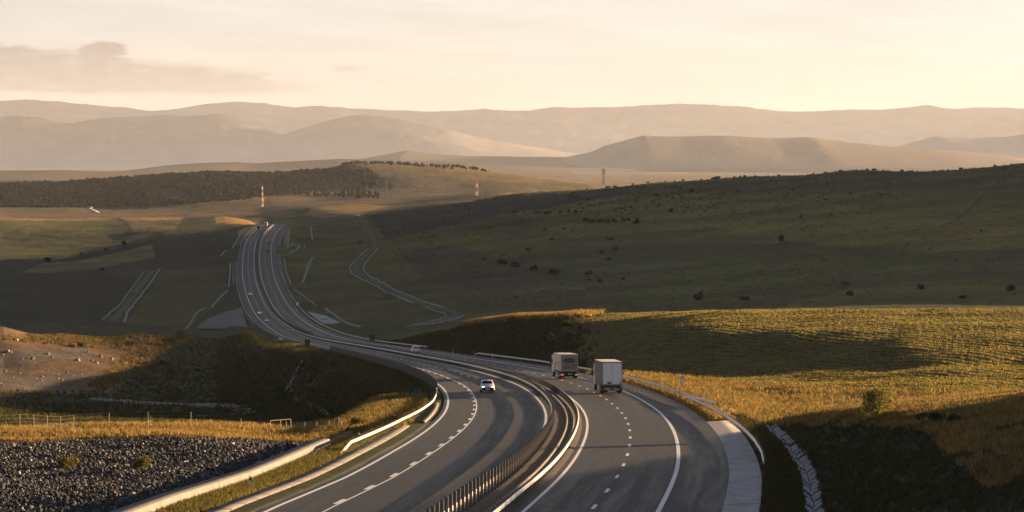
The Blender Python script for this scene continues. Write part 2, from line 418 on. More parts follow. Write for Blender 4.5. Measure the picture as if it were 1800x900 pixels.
def ridge(name, D, prof, base, wf, wb, mat, rough=.12, seed=0, bump_=.045, nc=420, nr=60, p=1.25):
    pu = np.array([q[0] for q in prof], float); pv = np.array([q[1] for q in prof], float)
    u = np.linspace(pu[0], pu[-1], nc); v = np.interp(u, pu, pv)
    ker = np.ones(5)/5; v = np.convolve(np.pad(v, 2, 'edge'), ker, 'valid')
    x = (u-900)/F*D; crest = -ST*0 + (YH-v)/F*D
    t = np.linspace(-1, 1, nr)
    Tm, Xm = np.meshgrid(t, x, indexing='ij'); Cm = np.broadcast_to(crest, Tm.shape)
    Y = D + np.where(Tm < 0, Tm*wf, Tm*wb)
    prof_ = 1-np.abs(Tm)**p
    e = np.clip((1-np.abs(np.linspace(-1, 1, nc)))*6, 0, 1)
    h = (Cm-base)
    # spurs and gullies running down from the crest
    sp = fbm(Xm/(h.mean()*2.2+60)+Tm*.6, Tm*2.2+seed, 5, seed+5)
    z = base + h*np.clip(prof_ + rough*4*sp*(np.abs(Tm)**.8)*(1-np.abs(Tm)), 0, None)
    z += fbm(Xm/(D*.0035), Y/(D*.0035), 4, seed+11)*h*bump_
    z = np.where(np.abs(Tm) > .985, base-8, z)
    idx = np.arange(nr*nc).reshape(nr, nc)
    f = np.stack([idx[:-1, :-1], idx[:-1, 1:], idx[1:, 1:], idx[1:, :-1]], -1).reshape(-1, 4)
    # a gentle bow so that the range is not a straight wall
    Y = Y + fbm(Xm/(D*.15), Xm*0+seed, 2, seed+3)*wf*.8
    o = mesh_obj(name, np.stack([Xm, Y, z+ZC], -1), f, mat, smooth=True)
    return tag(o, kind='structure')
forest_hi = (.035, .032, .022)
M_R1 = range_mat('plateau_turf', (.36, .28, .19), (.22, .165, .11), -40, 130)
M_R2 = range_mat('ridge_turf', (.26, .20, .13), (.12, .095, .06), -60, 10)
M_R3 = range_mat('mountain_woods_painted_mist', (.46, .42, .40), (.06, .055, .05), -30, 470)  # pale colour low on the slopes paints in mist at their feet
M_R4 = range_mat('skyline_woods_painted_mist', (.52, .44, .38), (.025, .016, .010), 40, 760)  # same painted mist low down, dark woods above
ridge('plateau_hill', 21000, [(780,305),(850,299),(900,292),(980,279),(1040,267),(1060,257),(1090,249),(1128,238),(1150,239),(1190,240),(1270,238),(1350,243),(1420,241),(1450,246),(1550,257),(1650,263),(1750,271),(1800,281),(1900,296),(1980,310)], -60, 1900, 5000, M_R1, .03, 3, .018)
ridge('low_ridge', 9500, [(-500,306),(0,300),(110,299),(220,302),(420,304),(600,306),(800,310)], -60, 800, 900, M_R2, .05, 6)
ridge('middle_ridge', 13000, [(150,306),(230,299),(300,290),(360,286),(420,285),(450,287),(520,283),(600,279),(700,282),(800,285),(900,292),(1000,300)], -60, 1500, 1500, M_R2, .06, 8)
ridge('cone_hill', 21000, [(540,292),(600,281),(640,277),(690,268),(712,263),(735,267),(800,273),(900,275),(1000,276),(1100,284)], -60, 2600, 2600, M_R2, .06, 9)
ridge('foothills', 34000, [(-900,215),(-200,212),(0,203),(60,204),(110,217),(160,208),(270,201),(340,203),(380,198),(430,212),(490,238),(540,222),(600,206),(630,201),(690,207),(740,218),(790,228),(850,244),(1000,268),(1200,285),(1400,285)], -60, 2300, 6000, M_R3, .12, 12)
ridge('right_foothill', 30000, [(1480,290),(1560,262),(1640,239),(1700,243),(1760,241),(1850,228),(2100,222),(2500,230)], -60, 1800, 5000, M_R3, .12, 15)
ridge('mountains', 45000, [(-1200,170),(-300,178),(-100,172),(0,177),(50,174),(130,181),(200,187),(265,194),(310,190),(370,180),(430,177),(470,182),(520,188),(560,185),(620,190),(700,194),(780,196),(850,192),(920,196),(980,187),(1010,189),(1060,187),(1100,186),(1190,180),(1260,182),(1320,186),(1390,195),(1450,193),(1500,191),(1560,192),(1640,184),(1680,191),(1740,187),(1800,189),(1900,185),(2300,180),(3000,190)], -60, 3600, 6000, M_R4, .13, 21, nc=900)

#@@B2

# ================================================================== the motorway
def attr_mat(name, rough=.6, spec=.5):
    m, n, l, o = new_mat(name)
    b = n.new('ShaderNodeBsdfPrincipled'); b.inputs['Roughness'].default_value = rough; b.inputs['Specular IOR Level'].default_value = spec
    l.new(b.outputs[0], o.inputs[0])
    a1 = n.new('ShaderNodeAttribute'); a1.attribute_name = 'off'; a2 = n.new('ShaderNodeAttribute'); a2.attribute_name = 'chain'
    return m, n, l, b, a1, a2
def asphalt():
    m, n, l, b, a1, a2 = attr_mat('asphalt', .62, .25)
    def streak(ks, ko, det, lo, hi, c0=.32, c1=.68):
        cx = n.new('ShaderNodeCombineXYZ')
        for i, (a, k) in enumerate(((a2, ks), (a1, ko))):
            mm = n.new('ShaderNodeMath'); mm.operation = 'MULTIPLY'; mm.inputs[1].default_value = k; l.new(a.outputs['Fac'], mm.inputs[0]); l.new(mm.outputs[0], cx.inputs[i])
        nz = n.new('ShaderNodeTexNoise'); nz.inputs['Scale'].default_value = 1; nz.inputs['Detail'].default_value = det; l.new(cx.outputs[0], nz.inputs['Vector'])
        mr = n.new('ShaderNodeMapRange'); mr.inputs[1].default_value = c0; mr.inputs[2].default_value = c1; mr.inputs[3].default_value = lo; mr.inputs[4].default_value = hi
        l.new(nz.outputs[0], mr.inputs[0]); return mr.outputs[0]
    def mul(a, c):
        x = n.new('ShaderNodeMath'); x.operation = 'MULTIPLY'; l.new(a, x.inputs[0]); l.new(c, x.inputs[1]); return x.outputs[0]
    v = mul(mul(streak(.012, .55, 4, .55, 1.6), streak(.09, 2.6, 6, .60, 1.5)), streak(2.5, 5., 3, .8, 1.2))
    # climbing lane is older, paler and rubbed by tyres
    lane = n.new('ShaderNodeMapRange'); lane.interpolation_type = 'SMOOTHSTEP'; lane.inputs[1].default_value = -9.2; lane.inputs[2].default_value = -9.9; lane.inputs[3].default_value = 1.0; lane.inputs[4].default_value = 1.35
    l.new(a1.outputs['Fac'], lane.inputs[0]); v = mul(v, lane.outputs[0])
    # wheel tracks
    w_ = n.new('ShaderNodeMath'); w_.operation = 'MULTIPLY'; w_.inputs[1].default_value = 2*math.pi/1.9; l.new(a1.outputs['Fac'], w_.inputs[0])
    s_ = n.new('ShaderNodeMath'); s_.operation = 'SINE'; l.new(w_.outputs[0], s_.inputs[0])
    m_ = n.new('ShaderNodeMapRange'); m_.inputs[1].default_value = -1; m_.inputs[2].default_value = 1; m_.inputs[3].default_value = .88; m_.inputs[4].default_value = 1.1; l.new(s_.outputs[0], m_.inputs[0])
    v = mul(v, m_.outputs[0])
    # sealed cracks and joints
    cx = n.new('ShaderNodeCombineXYZ')
    for i, (a, k) in enumerate(((a2, .085), (a1, .21))):
        mm = n.new('ShaderNodeMath'); mm.operation = 'MULTIPLY'; mm.inputs[1].default_value = k; l.new(a.outputs['Fac'], mm.inputs[0]); l.new(mm.outputs[0], cx.inputs[i])
    wn = n.new('ShaderNodeTexNoise'); wn.inputs['Scale'].default_value = 2.2; wn.inputs['Detail'].default_value = 3; l.new(cx.outputs[0], wn.inputs['Vector'])
    wa = n.new('ShaderNodeVectorMath'); wa.operation = 'MULTIPLY_ADD'; wa.inputs[1].default_value = (.35, .35, 0); l.new(wn.outputs['Color'], wa.inputs[0]); l.new(cx.outputs[0], wa.inputs[2])
    vo = n.new('ShaderNodeTexVoronoi'); vo.feature = 'DISTANCE_TO_EDGE'; vo.inputs['Scale'].default_value = .8; l.new(wa.outputs[0], vo.inputs['Vector'])
    vr = n.new('ShaderNodeMapRange'); vr.inputs[1].default_value = .006; vr.inputs[2].default_value = .016; vr.inputs[3].default_value = .62; vr.inputs[4].default_value = 1.0; l.new(vo.outputs['Distance'], vr.inputs[0]); v = mul(v, vr.outputs[0])
    pt = n.new('ShaderNodeTexVoronoi'); pt.feature = 'F1'; pt.distance = 'CHEBYCHEV'; pt.inputs['Scale'].default_value = .5; l.new(cx.outputs[0], pt.inputs['Vector'])
    pr = n.new('ShaderNodeSeparateColor'); l.new(pt.outputs['Color'], pr.inputs[0])
    pm_ = n.new('ShaderNodeMapRange'); pm_.inputs[1].default_value = .0; pm_.inputs[2].default_value = 1.0; pm_.inputs[3].default_value = .86; pm_.inputs[4].default_value = 1.14; l.new(pr.outputs[0], pm_.inputs[0]); v = mul(v, pm_.outputs[0])
    mx = n.new('ShaderNodeVectorMath'); mx.operation = 'SCALE'; mx.inputs[0].default_value = (.0175, .0205, .0235); l.new(v, mx.inputs['Scale'])
    l.new(mx.outputs[0], b.inputs['Base Color'])
    rr = n.new('ShaderNodeMapRange'); rr.inputs[1].default_value = .6; rr.inputs[2].default_value = 1.4; rr.inputs[3].default_value = .56; rr.inputs[4].default_value = .72; l.new(v, rr.inputs[0]); l.new(rr.outputs[0], b.inputs['Roughness'])
    ge = n.new('ShaderNodeNewGeometry'); nz = n.new('ShaderNodeTexNoise'); nz.inputs['Scale'].default_value = 9; nz.inputs['Detail'].default_value = 4; l.new(ge.outputs['Position'], nz.inputs['Vector'])
    bp = n.new('ShaderNodeBump'); bp.inputs['Strength'].default_value = .25; bp.inputs['Distance'].default_value = .02; l.new(nz.outputs[0], bp.inputs['Height']); l.new(bp.outputs[0], b.inputs['Normal'])
    return m
def s_grid(d0, d1):
    out = []; s = float(s_at(d0)); e = float(s_at(d1))
    while s < e:
        out.append(s); t = np.interp(s, TS, TT); s += 1.0 if t < 450 else 2.0 if t < 900 else 5.0
    out.append(e); return np.array(out)
def strip(name, s, offs, dz, mat, smooth=True, obj=True):
    """sheet along the road: offs list (numbers or arrays over s), dz list of heights"""
    nS = len(s); V = []; A = []; C = []
    for o_, z_ in zip(offs, dz):
        oo = np.broadcast_to(np.asarray(o_, float), (nS,)); x, d, z = road_pt(s, oo, z_)
        V.append(np.stack([x, d, z], -1)); A.append(oo); C.append(s)
    V = np.stack(V, 0); k = len(offs)
    idx = np.arange(k*nS).reshape(k, nS)
    f = np.stack([idx[:-1, :-1], idx[1:, :-1], idx[1:, 1:], idx[:-1, 1:]], -1).reshape(-1, 4)
    if not obj: return V.reshape(-1, 3), f
    return mesh_obj(name, V.reshape(-1, 3), f, mat, smooth=smooth, attrs={'off': np.concatenate(A), 'chain': np.concatenate(C)})
M_ASPH = asphalt()
PR, PL = 13.7, -13.4
SG = s_grid(102, 2600)
tag(strip('road_uphill', SG, np.linspace(1.55, PR, 14), [0]*14, M_ASPH), kind='structure')
tag(strip('road_downhill', SG, np.linspace(PL, -1.75, 14), [0]*14, M_ASPH), kind='structure')
M_DIRT = simple('median_soil', (.085, .068, .052), .95, noise=1, nscale=1.5, col2=(.055, .046, .036), bump=.6, bscale=6)
tag(strip('median_soil', SG, [-1.75, -1.2, -.4, .02, .6, 1.1, 1.55], [-.012, .05, .06, .03, .03, .05, -.012], M_DIRT), kind='structure')

# painted markings ---------------------------------------------------
M_PAINT = simple('road_paint', (.86, .86, .85), .5, noise=.45, nscale=1.3, col2=(.62, .62, .61))
PVs, PFs = [], []; _n = 0
def paint(s, o0, o1, dz=.012):
    global _n
    lift = dz + np.clip((np.interp(s, TS, TT)-400)/2000, 0, 1)*.05
    V, f = strip('', s, [o0, o1], [lift, lift], None, obj=False)
    PVs.append(V); PFs.append(f+_n); _n += len(V)
paint(SG, 9.80, 10.10); paint(SG, 1.88, 2.12); paint(SG, -2.24, -1.98)
sN = s_grid(102, 650)
paint(sN, -13.04, -12.78); paint(sN, -9.66, -9.52)
sF = s_grid(640, 2600); paint(sF, -9.75, -9.45)
Ld = 12.147
for k in range(-170, 26):
    for o_, ph in ((5.94, 246.06), (-5.94, 534.49 - 12.147*0)):
        c = S0 + ph - Ld*k
        t = np.interp(c, TS, TT)
        if c < 5 or t > 2560: continue
        wd = .12 + np.clip((t-500)/1500, 0, 1)*.05
        paint(np.linspace(c-1.6, c+1.6, 4), o_-wd, o_+wd)
for k in range(0, 46):                       # broad dashes beside the climbing lane line
    c = S0 + 538 - Ld*k
    if c > 5: paint(np.linspace(c-1.9, c+1.9, 4), -9.98, -9.68, .013)
mk = mesh_obj('road_markings', np.concatenate(PVs), np.concatenate(PFs), M_PAINT); tag(mk, kind='structure')

# concrete edges -----------------------------------------------------
def concrete(name, col, dark, sc_=1.2):
    return simple(name, col, .85, noise=.8, nscale=sc_, col2=dark, bump=.35, bscale=9, spec=.25)
M_CONC = concrete('concrete_pale', (.25, .235, .22), (.12, .115, .11), .9)
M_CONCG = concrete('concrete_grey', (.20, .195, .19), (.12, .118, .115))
M_CONCD = concrete('concrete_weathered', (.56, .545, .53), (.28, .27, .26), .8)
def slabs(name, s0, s1, offs, dz, mat, step=3.0, gap=.04, parent=None, thick=None):
    """row of cast slabs with open joints, following the road"""
    V, Fs, nb = [], [], 0
    s = s0
    while s < s1:
        e = min(s+step-gap, s1); j = random.uniform(-.012, .012)
        v, f = strip('', np.linspace(s, e, 3), [o_ for o_ in offs], [z_+j for z_ in dz], None, obj=False)
        V.append(v); Fs.append(f+nb); nb += len(v); s += step
    return mesh_obj(name, np.concatenate(V), np.concatenate(Fs), mat, parent)
sa = lambda d: float(s_at(d))
tag(slabs('gutter', sa(120), sa(272), [-15.0, -14.6, -13.42], [-.03, -.06, -.015], M_CONCG, 6), kind='structure')
tag(slabs('kerb', sa(120), sa(262), [-16.25, -16.2, -15.12, -15.08], [-.1, .09, .05, -.05], M_CONC, 4, .12), kind='structure')
tag(slabs('kerb', sa(268), sa(318), [-14.4, -14.35, -14.0, -13.95], [-.1, .16, .16, -.05], M_CONC, 4, .07), kind='structure')
tag(slabs('concrete_apron', sa(130), sa(268), [13.72, 14.9, 15.95, 16.1], [-.012, .05, .11, -.3], M_CONCD, 5.0, .02), kind='structure')
for a, b in ((1640, 1930), (2010, 2440)):
    tag(slabs('concrete_apron', sa(a), sa(b), [14.02, 15.4, 16.4, 16.5], [-.02, -.03, .0, -.3], M_CONC, 6, .05), kind='structure')
for a, b in ((1640, 1850), (2030, 2440)):
    tag(slabs('concrete_apron', sa(a), sa(b), [-16.1, -16.0, -14.8, -13.42], [-.3, 0, -.03, -.02], M_CONC, 6, .05), kind='structure')
# median drain with its two kerbs
tag(slabs('drain_bed', sa(120), sa(560), [.10, .34, .58], [.045, .0, .045], M_CONCG, 6, .05), kind='structure')
tag(slabs('drain_kerb', sa(120), sa(560), [-.12, -.10, .08, .10], [.0, .17, .17, .02], M_CONC, 5, .06), kind='structure')
tag(slabs('drain_kerb', sa(120), sa(560), [.58, .60, .72, .74], [.02, .14, .14, .0], M_CONC, 5, .06), kind='structure')

# guardrails -----------------------------------------------------------
M_STEEL = simple('galvanised_steel', (.60, .58, .55), .42, .55, noise=.5, nscale=.8, col2=(.42, .41, .39))
M_POST = simple('weathered_post_steel', (.16, .155, .15), .6, .35, noise=.6, nscale=3)
M_DARKP = simple('dark_green_panel', (.020, .034, .036), .7, noise=.5, nscale=.6)
M_BLACK = simple('black_plastic', (.012, .013, .014), .6)
WB = [(0, .76), (.055, .735), (.075, .69), (.02, .645), (.0, .62), (.02, .595), (.075, .55), (.055, .505), (0, .48)]   # W profile (depth, height)
def rail(name, label, s0, s1, off, face, spacing, group, post_h=.80, height=0., flare0=0., flare1=0., pw=.11, post_off=.14, cap=100, tall=None):
    """steel W-beam guardrail; face=+1: corrugation faces right. off may be a function of s"""
    f_off = off if callable(off) else (lambda s: np.full(np.shape(s), float(off)))
    x, d, z = road_pt(s0, f_off(np.array([s0]))[0])
    root = empty(name, (float(x), float(d), float(z)))
    tag(root, label, 'guardrail', group)
    org = np.array([float(x), float(d), float(z)])
    s = s_grid(float(np.interp(s0, TS, TT)), float(np.interp(s1, TS, TT)))
    o_ = f_off(s)
    prof = [(a*face, b) for a, b in WB] + [((a-.012)*face, b) for a, b in reversed(WB)]
    prof.append(prof[0])
    dip0 = np.clip(1-(s-s0)/6, 0, 1)*flare0; dip1 = np.clip(1-(s1-s)/6, 0, 1)*flare1
    V = []
    for a, b in prof:
        px, pd, pz = road_pt(s, o_+a, b+height); V.append(np.stack([px, pd, pz-dip0-dip1], -1))
    V = np.stack(V, 0)-org; k = len(prof); ns = len(s)
    idx = np.arange(k*ns).reshape(k, ns)
    f = np.stack([idx[:-1, :-1], idx[1:, :-1], idx[1:, 1:], idx[:-1, 1:]], -1).reshape(-1, 4)
    mesh_obj('beam', V.reshape(-1, 3), f, M_STEEL, root, smooth=False)
    # posts and spacer blocks: one mesh shared by the individual posts
    pm = MB(); pm.box(-pw/2, pw/2, -.035, .035, -.45, post_h-.02); pm.box(-pw/2-.001, pw/2+.001, -.04, .04, post_h-.02, post_h)
    pm.box(min(0, face*(post_off-.02)), max(0, face*(post_off-.02)), -.06, .06, .54, .70)
    ss = np.arange(s0+.5, s1-.3, spacing); first = None
    for i, q in enumerate(ss[:cap]):
        oq = float(f_off(np.array([q]))[0]) - face*post_off
        px, pd, pz = road_pt(q, oq, height); px, pd, pz = float(px), float(pd), float(pz)
        if first is None: first = pm.build('post', M_POST, root); o2 = first
        else:
            o2 = first.copy(); COL.objects.link(o2)
        drop = float(np.clip(1-(q-s0)/6, 0, 1)*flare0 + np.clip(1-(s1-q)/6, 0, 1)*flare1)
        o2.location = (px-org[0], pd-org[1], pz-org[2]-drop); o2.rotation_euler = (0, 0, road_dir(q)-math.pi/2)
        if tall: o2.scale = (1, 1, tall(float(np.interp(q, TS, TT))))
    if len(ss) > cap:
        rest = MB()
        for q in ss[cap:]:
            oq = float(f_off(np.array([q]))[0]) - face*post_off
            px, pd, pz = road_pt(q, oq, height)
            M = Matrix.Translation(Vector((float(px)-org[0], float(pd)-org[1], float(pz)-org[2]))) @ Matrix.Rotation(road_dir(q)-math.pi/2, 4, 'Z')
            rest.box(-pw/2, pw/2, -.035, .035, -.4, post_h, 0, M)
        tag(rest.build('far_posts', M_POST, root), kind='stuff')
    return root
GR = 'steel guardrails along the motorway'
rail('guardrail', 'long steel median guardrail beside the downhill lanes, its close-set dark posts facing the camera', sa(118), sa(2480), -1.5, -1, 2.0, GR, post_h=1.0, height=.06, pw=.19, tall=lambda t: float(np.interp(t, [150, 190, 260, 330], [1.62, 1.5, 1.1, 1.0])))
rail('guardrail', 'long bright median guardrail beside the uphill lanes where the two lorries drive', sa(118), sa(2480), 1.12, 1, 1.52, GR, post_h=.82)
def offC2(s):
    t = np.interp(s, TS, TT); return np.interp(t, [205, 225, 250, 275, 300, 318], [16.35, 16.2, 15.8, 15.35, 14.85, 14.65])
rail('guardrail', 'curved steel guardrail beside the pale concrete apron at the right road edge', sa(203), sa(316), offC2, -1, 2.0, GR, flare0=.55)
def offC1(s):
    t = np.interp(s, TS, TT); return np.interp(t, [296, 312, 340, 420, 560, 600], [16.6, 15.4, 14.9, 14.7, 14.6, 14.9])
rail('guardrail', 'steel guardrail running behind the two lorries along the right verge', sa(296), sa(598), offC1, -1, 2.0, GR, flare1=.35)
def offD(s):
    t = np.interp(s, TS, TT); return np.interp(t, [214, 240, 262, 285, 310, 352], [-16.7, -16.3, -15.9, -15.2, -14.6, -14.15])
rail('guardrail', 'sunlit steel guardrail curving along the left road edge above the dark embankment', sa(214), sa(352), offD, 1, 2.0, GR, flare0=.62)
rail('guardrail', 'distant steel guardrail on the right verge beyond the white car', sa(700), sa(1640), 14.6, -1, 4.0, GR, cap=60)
rail('guardrail', 'distant steel guardrail on the left verge where the road crosses the valley', sa(920), sa(1640), -13.9, 1, 4.0, GR, cap=60)

# dark screen along the left edge
def screen():
    s = np.arange(sa(352), sa(645), 2.0); x0, d0, z0 = [float(q) for q in road_pt(s[0], -14.1)]
    root = empty('roadside_screen', (x0, d0, z0)); tag(root, 'long low dark green screen along the left road edge above the embankment', 'barrier')
    pan = MB(); pos = []
    for i in range(len(s)-1):
        a = np.array([float(q) for q in road_pt(s[i]+.06, -14.1)]); b = np.array([float(q) for q in road_pt(s[i+1]-.06, -14.1)])
        nrm = np.array([b[1]-a[1], -(b[0]-a[0]), 0]); nrm = nrm/np.linalg.norm(nrm)*.04
        h = 1.35 + random.uniform(-.02, .02); o0 = np.array([x0, d0, z0])
        V = [a-nrm-o0+[0, 0, -.9], b-nrm-o0+[0, 0, -.9], b+nrm-o0+[0, 0, -.9], a+nrm-o0+[0, 0, -.9], a-nrm-o0+[0, 0, h], b-nrm-o0+[0, 0, h], b+nrm-o0+[0, 0, h], a+nrm-o0+[0, 0, h]]
        pan.add(V, [(3,2,1,0),(4,5,6,7),(0,1,5,4),(1,2,6,5),(2,3,7,6),(3,0,4,7)]); pos.append(a-o0)
    pan.build('panels', M_DARKP, root)
    pm = MB(); pm.box(-.06, .06, -.06, .06, -.9, 1.42); first = None
    for p in pos[::2]:
        if first is None: first = pm.build('post', M_BLACK, root); q = first
        else: q = first.copy(); COL.objects.link(q)
        q.location = p
    return root
screen()
#@@END2
#@@B3

# ================================================================== vegetation, stones
def leaf_mat(name, transl=.45, rough=.75, tint_gain=1.0):
    m, n, l, o = new_mat(name)
    at = n.new('ShaderNodeAttribute'); at.attribute_name = 'tint'
    d = n.new('ShaderNodeBsdfDiffuse'); t = n.new('ShaderNodeBsdfTranslucent'); mx = n.new('ShaderNodeMixShader'); mx.inputs[0].default_value = transl
    l.new(at.outputs['Color'], d.inputs['Color']); l.new(at.outputs['Color'], t.inputs['Color'])
    l.new(d.outputs[0], mx.inputs[1]); l.new(t.outputs[0], mx.inputs[2]); l.new(mx.outputs[0], o.inputs[0])
    return m
M_BLADE = leaf_mat('grass_blades', .5)
M_LEAF = leaf_mat('leaves', .4)
M_BARK = simple('bark', (.07, .055, .04), .9, noise=.8, nscale=6, bump=.5)

def zone_mask(P, d0, d1, jit=0., sc_=.03):
    ju = fbm(XX*sc_, DD*sc_, 3, 121)*jit; jv = fbm(XX*sc_, DD*sc_, 3, 133)*jit*.5
    return inpoly(PU+ju, PV+jv, P) & (DD >= d0) & (DD <= d1)
_g0 = 0
def sample(mask, nmax):
    """random ground points inside a mask of ground-sheet cells"""
    j, i = np.where(mask[:-1, :-1])
    if len(j) == 0: return np.zeros((0, 3))
    k = rng.integers(0, len(j), nmax); j = j[k]; i = i[k]
    a = rng.random(nmax); b = rng.random(nmax)
    P = np.stack([XX, DD, ZZ+ZC], -1)
    return ((P[j, i]*(1-a)[:, None]+P[j, i+1]*a[:, None])*(1-b)[:, None] + (P[j+1, i]*(1-a)[:, None]+P[j+1, i+1]*a[:, None])*b[:, None])
def blades(P, h, wd, K, cols, lean=.35, spread=.5):
    """K curved blades around every point of P; returns V, F, tint"""
    n = len(P); h = np.broadcast_to(h, (n,)); m = n*K
    base = np.repeat(P, K, 0) + np.stack([rng.normal(0, spread, m), rng.normal(0, spread, m), np.zeros(m)], -1)*np.repeat(h, K)[:, None]*.6
    hh = np.repeat(h, K)*rng.uniform(.55, 1.25, m); az = rng.uniform(0, 2*math.pi, m); ln = rng.uniform(.05, lean, m)*2
    dr = np.stack([np.cos(az), np.sin(az), np.zeros(m)], -1); sd = np.stack([-np.sin(az), np.cos(az), np.zeros(m)], -1)
    rot = rng.uniform(-1, 1, m)[:, None]; sd = sd*np.sqrt(1-rot**2*.9)+dr*rot*.9
    ww = (np.broadcast_to(wd, (n,)).repeat(K)*rng.uniform(.6, 1.3, m))[:, None]*.5
    up = np.array([0, 0, 1.0])
    p0 = base - up*.05*hh[:, None]; p1 = base + up*(.6*hh)[:, None] + dr*(hh*ln*.35)[:, None]; p2 = base + up*(hh)[:, None]*.97 + dr*(hh*ln)[:, None]
    V = np.stack([p0-sd*ww, p0+sd*ww, p1+sd*ww*.8, p1-sd*ww*.8, p2], 1)
    idx = np.arange(m)*5
    q = np.stack([idx, idx+1, idx+2, idx+3], -1); t = np.stack([idx+3, idx+2, idx+4, idx+4], -1)
    c = cols[rng.integers(0, len(cols), n)].repeat(K, 0)*rng.uniform(.7, 1.3, (m, 1))
    return V.reshape(-1, 3), np.concatenate([q, t]), np.repeat(c, 5, 0)
def tri_fix(Fq):
    """quads whose last two corners coincide become triangles"""
    return [tuple(f) if f[2] != f[3] else tuple(f[:3]) for f in Fq]
def grass_obj(name, label, groups):
    Vs, Fs, Cs, nb = [], [], [], 0
    for V, f, c in groups:
        Vs.append(V); Fs.append(f+nb); Cs.append(c); nb += len(V)
    V = np.concatenate(Vs); Fa = np.concatenate(Fs); C = np.concatenate(Cs)
    q = Fa[Fa[:, 2] != Fa[:, 3]]; t = Fa[Fa[:, 2] == Fa[:, 3]][:, :3]
    me = bpy.data.meshes.new(name)
    me.vertices.add(len(V)); me.vertices.foreach_set('co', V.astype(np.float32).ravel())
    loops = np.concatenate([q.ravel(), t.ravel()]).astype(np.int32); me.loops.add(len(loops)); me.loops.foreach_set('vertex_index', loops)
    tot = np.concatenate([np.full(len(q), 4), np.full(len(t), 3)]).astype(np.int32); st_ = np.concatenate([[0], np.cumsum(tot)[:-1]]).astype(np.int32)
    me.polygons.add(len(tot)); me.polygons.foreach_set('loop_start', st_); me.polygons.foreach_set('loop_total', tot)
    me.update(calc_edges=True)
    a = me.color_attributes.new('tint', 'FLOAT_COLOR', 'POINT'); c4 = np.ones((len(V), 4), np.float32); c4[:, :3] = C; a.data.foreach_set('color', c4.ravel())
    me.materials.append(M_BLADE)
    o = bpy.data.objects.new(name, me); COL.objects.link(o)
    return tag(o, label, 'grass', kind='stuff')
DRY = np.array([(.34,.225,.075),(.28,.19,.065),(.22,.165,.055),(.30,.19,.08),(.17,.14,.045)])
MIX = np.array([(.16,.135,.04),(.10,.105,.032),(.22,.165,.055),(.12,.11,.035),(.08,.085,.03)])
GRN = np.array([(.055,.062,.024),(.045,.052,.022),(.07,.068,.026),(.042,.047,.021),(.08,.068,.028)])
FLD = np.array([(.27,.22,.058),(.17,.165,.045),(.33,.25,.072),(.12,.128,.038)])
sz = lambda P: np.clip(P[:, 1]/300, .6, 2.2)
offroad = (np.abs(OFF) > 16.9)
offroadL = (OFF < -16.4); offroadR = (OFF > 14.3)

# --- crest grass on the left, behind the stones
mcrest = zone_mask([(-60,752),(300,744),(610,742),(640,792),(600,792),(550,780),(300,769),(150,774),(-60,787)], 236, 320, 8) & (OFF < -20.5)
P = sample(mcrest, 7500)
Gc = [blades(P, .42*sz(P), .07, 6, DRY)]
# --- verge between kerb and stone wall
mverge = (OFF < -16.3) & (OFF > -18.7) & (DD < 262) & (DD > 140)
P = sample(mverge, 5200); Gc.append(blades(P, .36, .055, 6, MIX))
mtip = (OFF < -15.6) & (OFF > -24) & (DD >= 255) & (DD < 345) & (PV > 690)
P = sample(mtip, 3500); Gc.append(blades(P, .5, .07, 6, np.concatenate([DRY, MIX])))
grass_obj('crest_grass', 'dry golden grass along the crest and verge at lower left', Gc)
# --- left embankment and near valley
memb = (OFF < -15.2) & (DD > 300) & (DD < 800) & (PU > 380) & (PV > 585)
P = sample(memb, 16000); Ge = [blades(P, .34*sz(P), .09*sz(P), 5, GRN)]
mval = zone_mask([(-60,600),(440,590),(560,640),(600,745),(-60,752)], 300, 800) & (OFF < -17)
P = sample(mval & ~inpoly(PU, PV, [(-70,596),(60,598),(330,594),(270,620),(270,645),(190,690),(-70,688)]), 8000); Ge.append(blades(P, .34*sz(P), .1*sz(P), 5, GRN))
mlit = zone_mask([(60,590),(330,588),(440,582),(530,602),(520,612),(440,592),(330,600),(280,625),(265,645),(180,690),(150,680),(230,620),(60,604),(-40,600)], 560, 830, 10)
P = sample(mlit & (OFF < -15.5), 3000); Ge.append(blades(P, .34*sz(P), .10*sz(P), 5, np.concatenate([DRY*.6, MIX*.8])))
grass_obj('valley_grass', 'short dark grass on the embankment and in the hollow left of the road', Ge)
# --- right-hand side
mfield = zone_mask([(1000,558),(1060,551),(1200,547),(1400,544),(2300,541),(2300,692),(1500,688),(1300,676),(1150,660),(1040,640),(985,600)], 330, 690, 3) & (OFF > 19)
rowc = (XX*2.2+DD)/2.416
P = sample(mfield, 170000); _pu = proj(P[:, 0], P[:, 1], P[:, 2]-ZC)[0]; P = P[_pu > 1000+rng.normal(0, 25, len(P))+fbm(P[:, 0]/9, P[:, 1]/9, 3, 78)*90]
ph = (P[:, 0]*2.2+P[:, 1])/2.416 + fbm(P[:, 0]/60, P[:, 1]/60, 2, 5)*.9
keep = np.sin(ph*2*math.pi/2.5) > rng.uniform(-.5, .9, len(P)); P = P[keep]
Gr = [blades(P, .21, .085, 3, FLD, spread=1.2)]
mstrip = zone_mask([(1085,655),(1300,672),(1500,688),(2300,694),(2300,770),(1640,765),(1460,745),(1380,752),(1330,745),(1270,722),(1210,695)], 205, 440, 6) & (OFF > 16.6)
P = sample(mstrip, 17000); Gr.append(blades(P, .48*sz(P), .08*sz(P), 6, np.concatenate([DRY, DRY, MIX])))
mcut = (OFF > 20.0) & (DD > 120) & (DD < 262) & (PU > 1330)
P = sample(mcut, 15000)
tuft_noise = fbm(P[:, 0]/7, P[:, 1]/9, 3, 91)
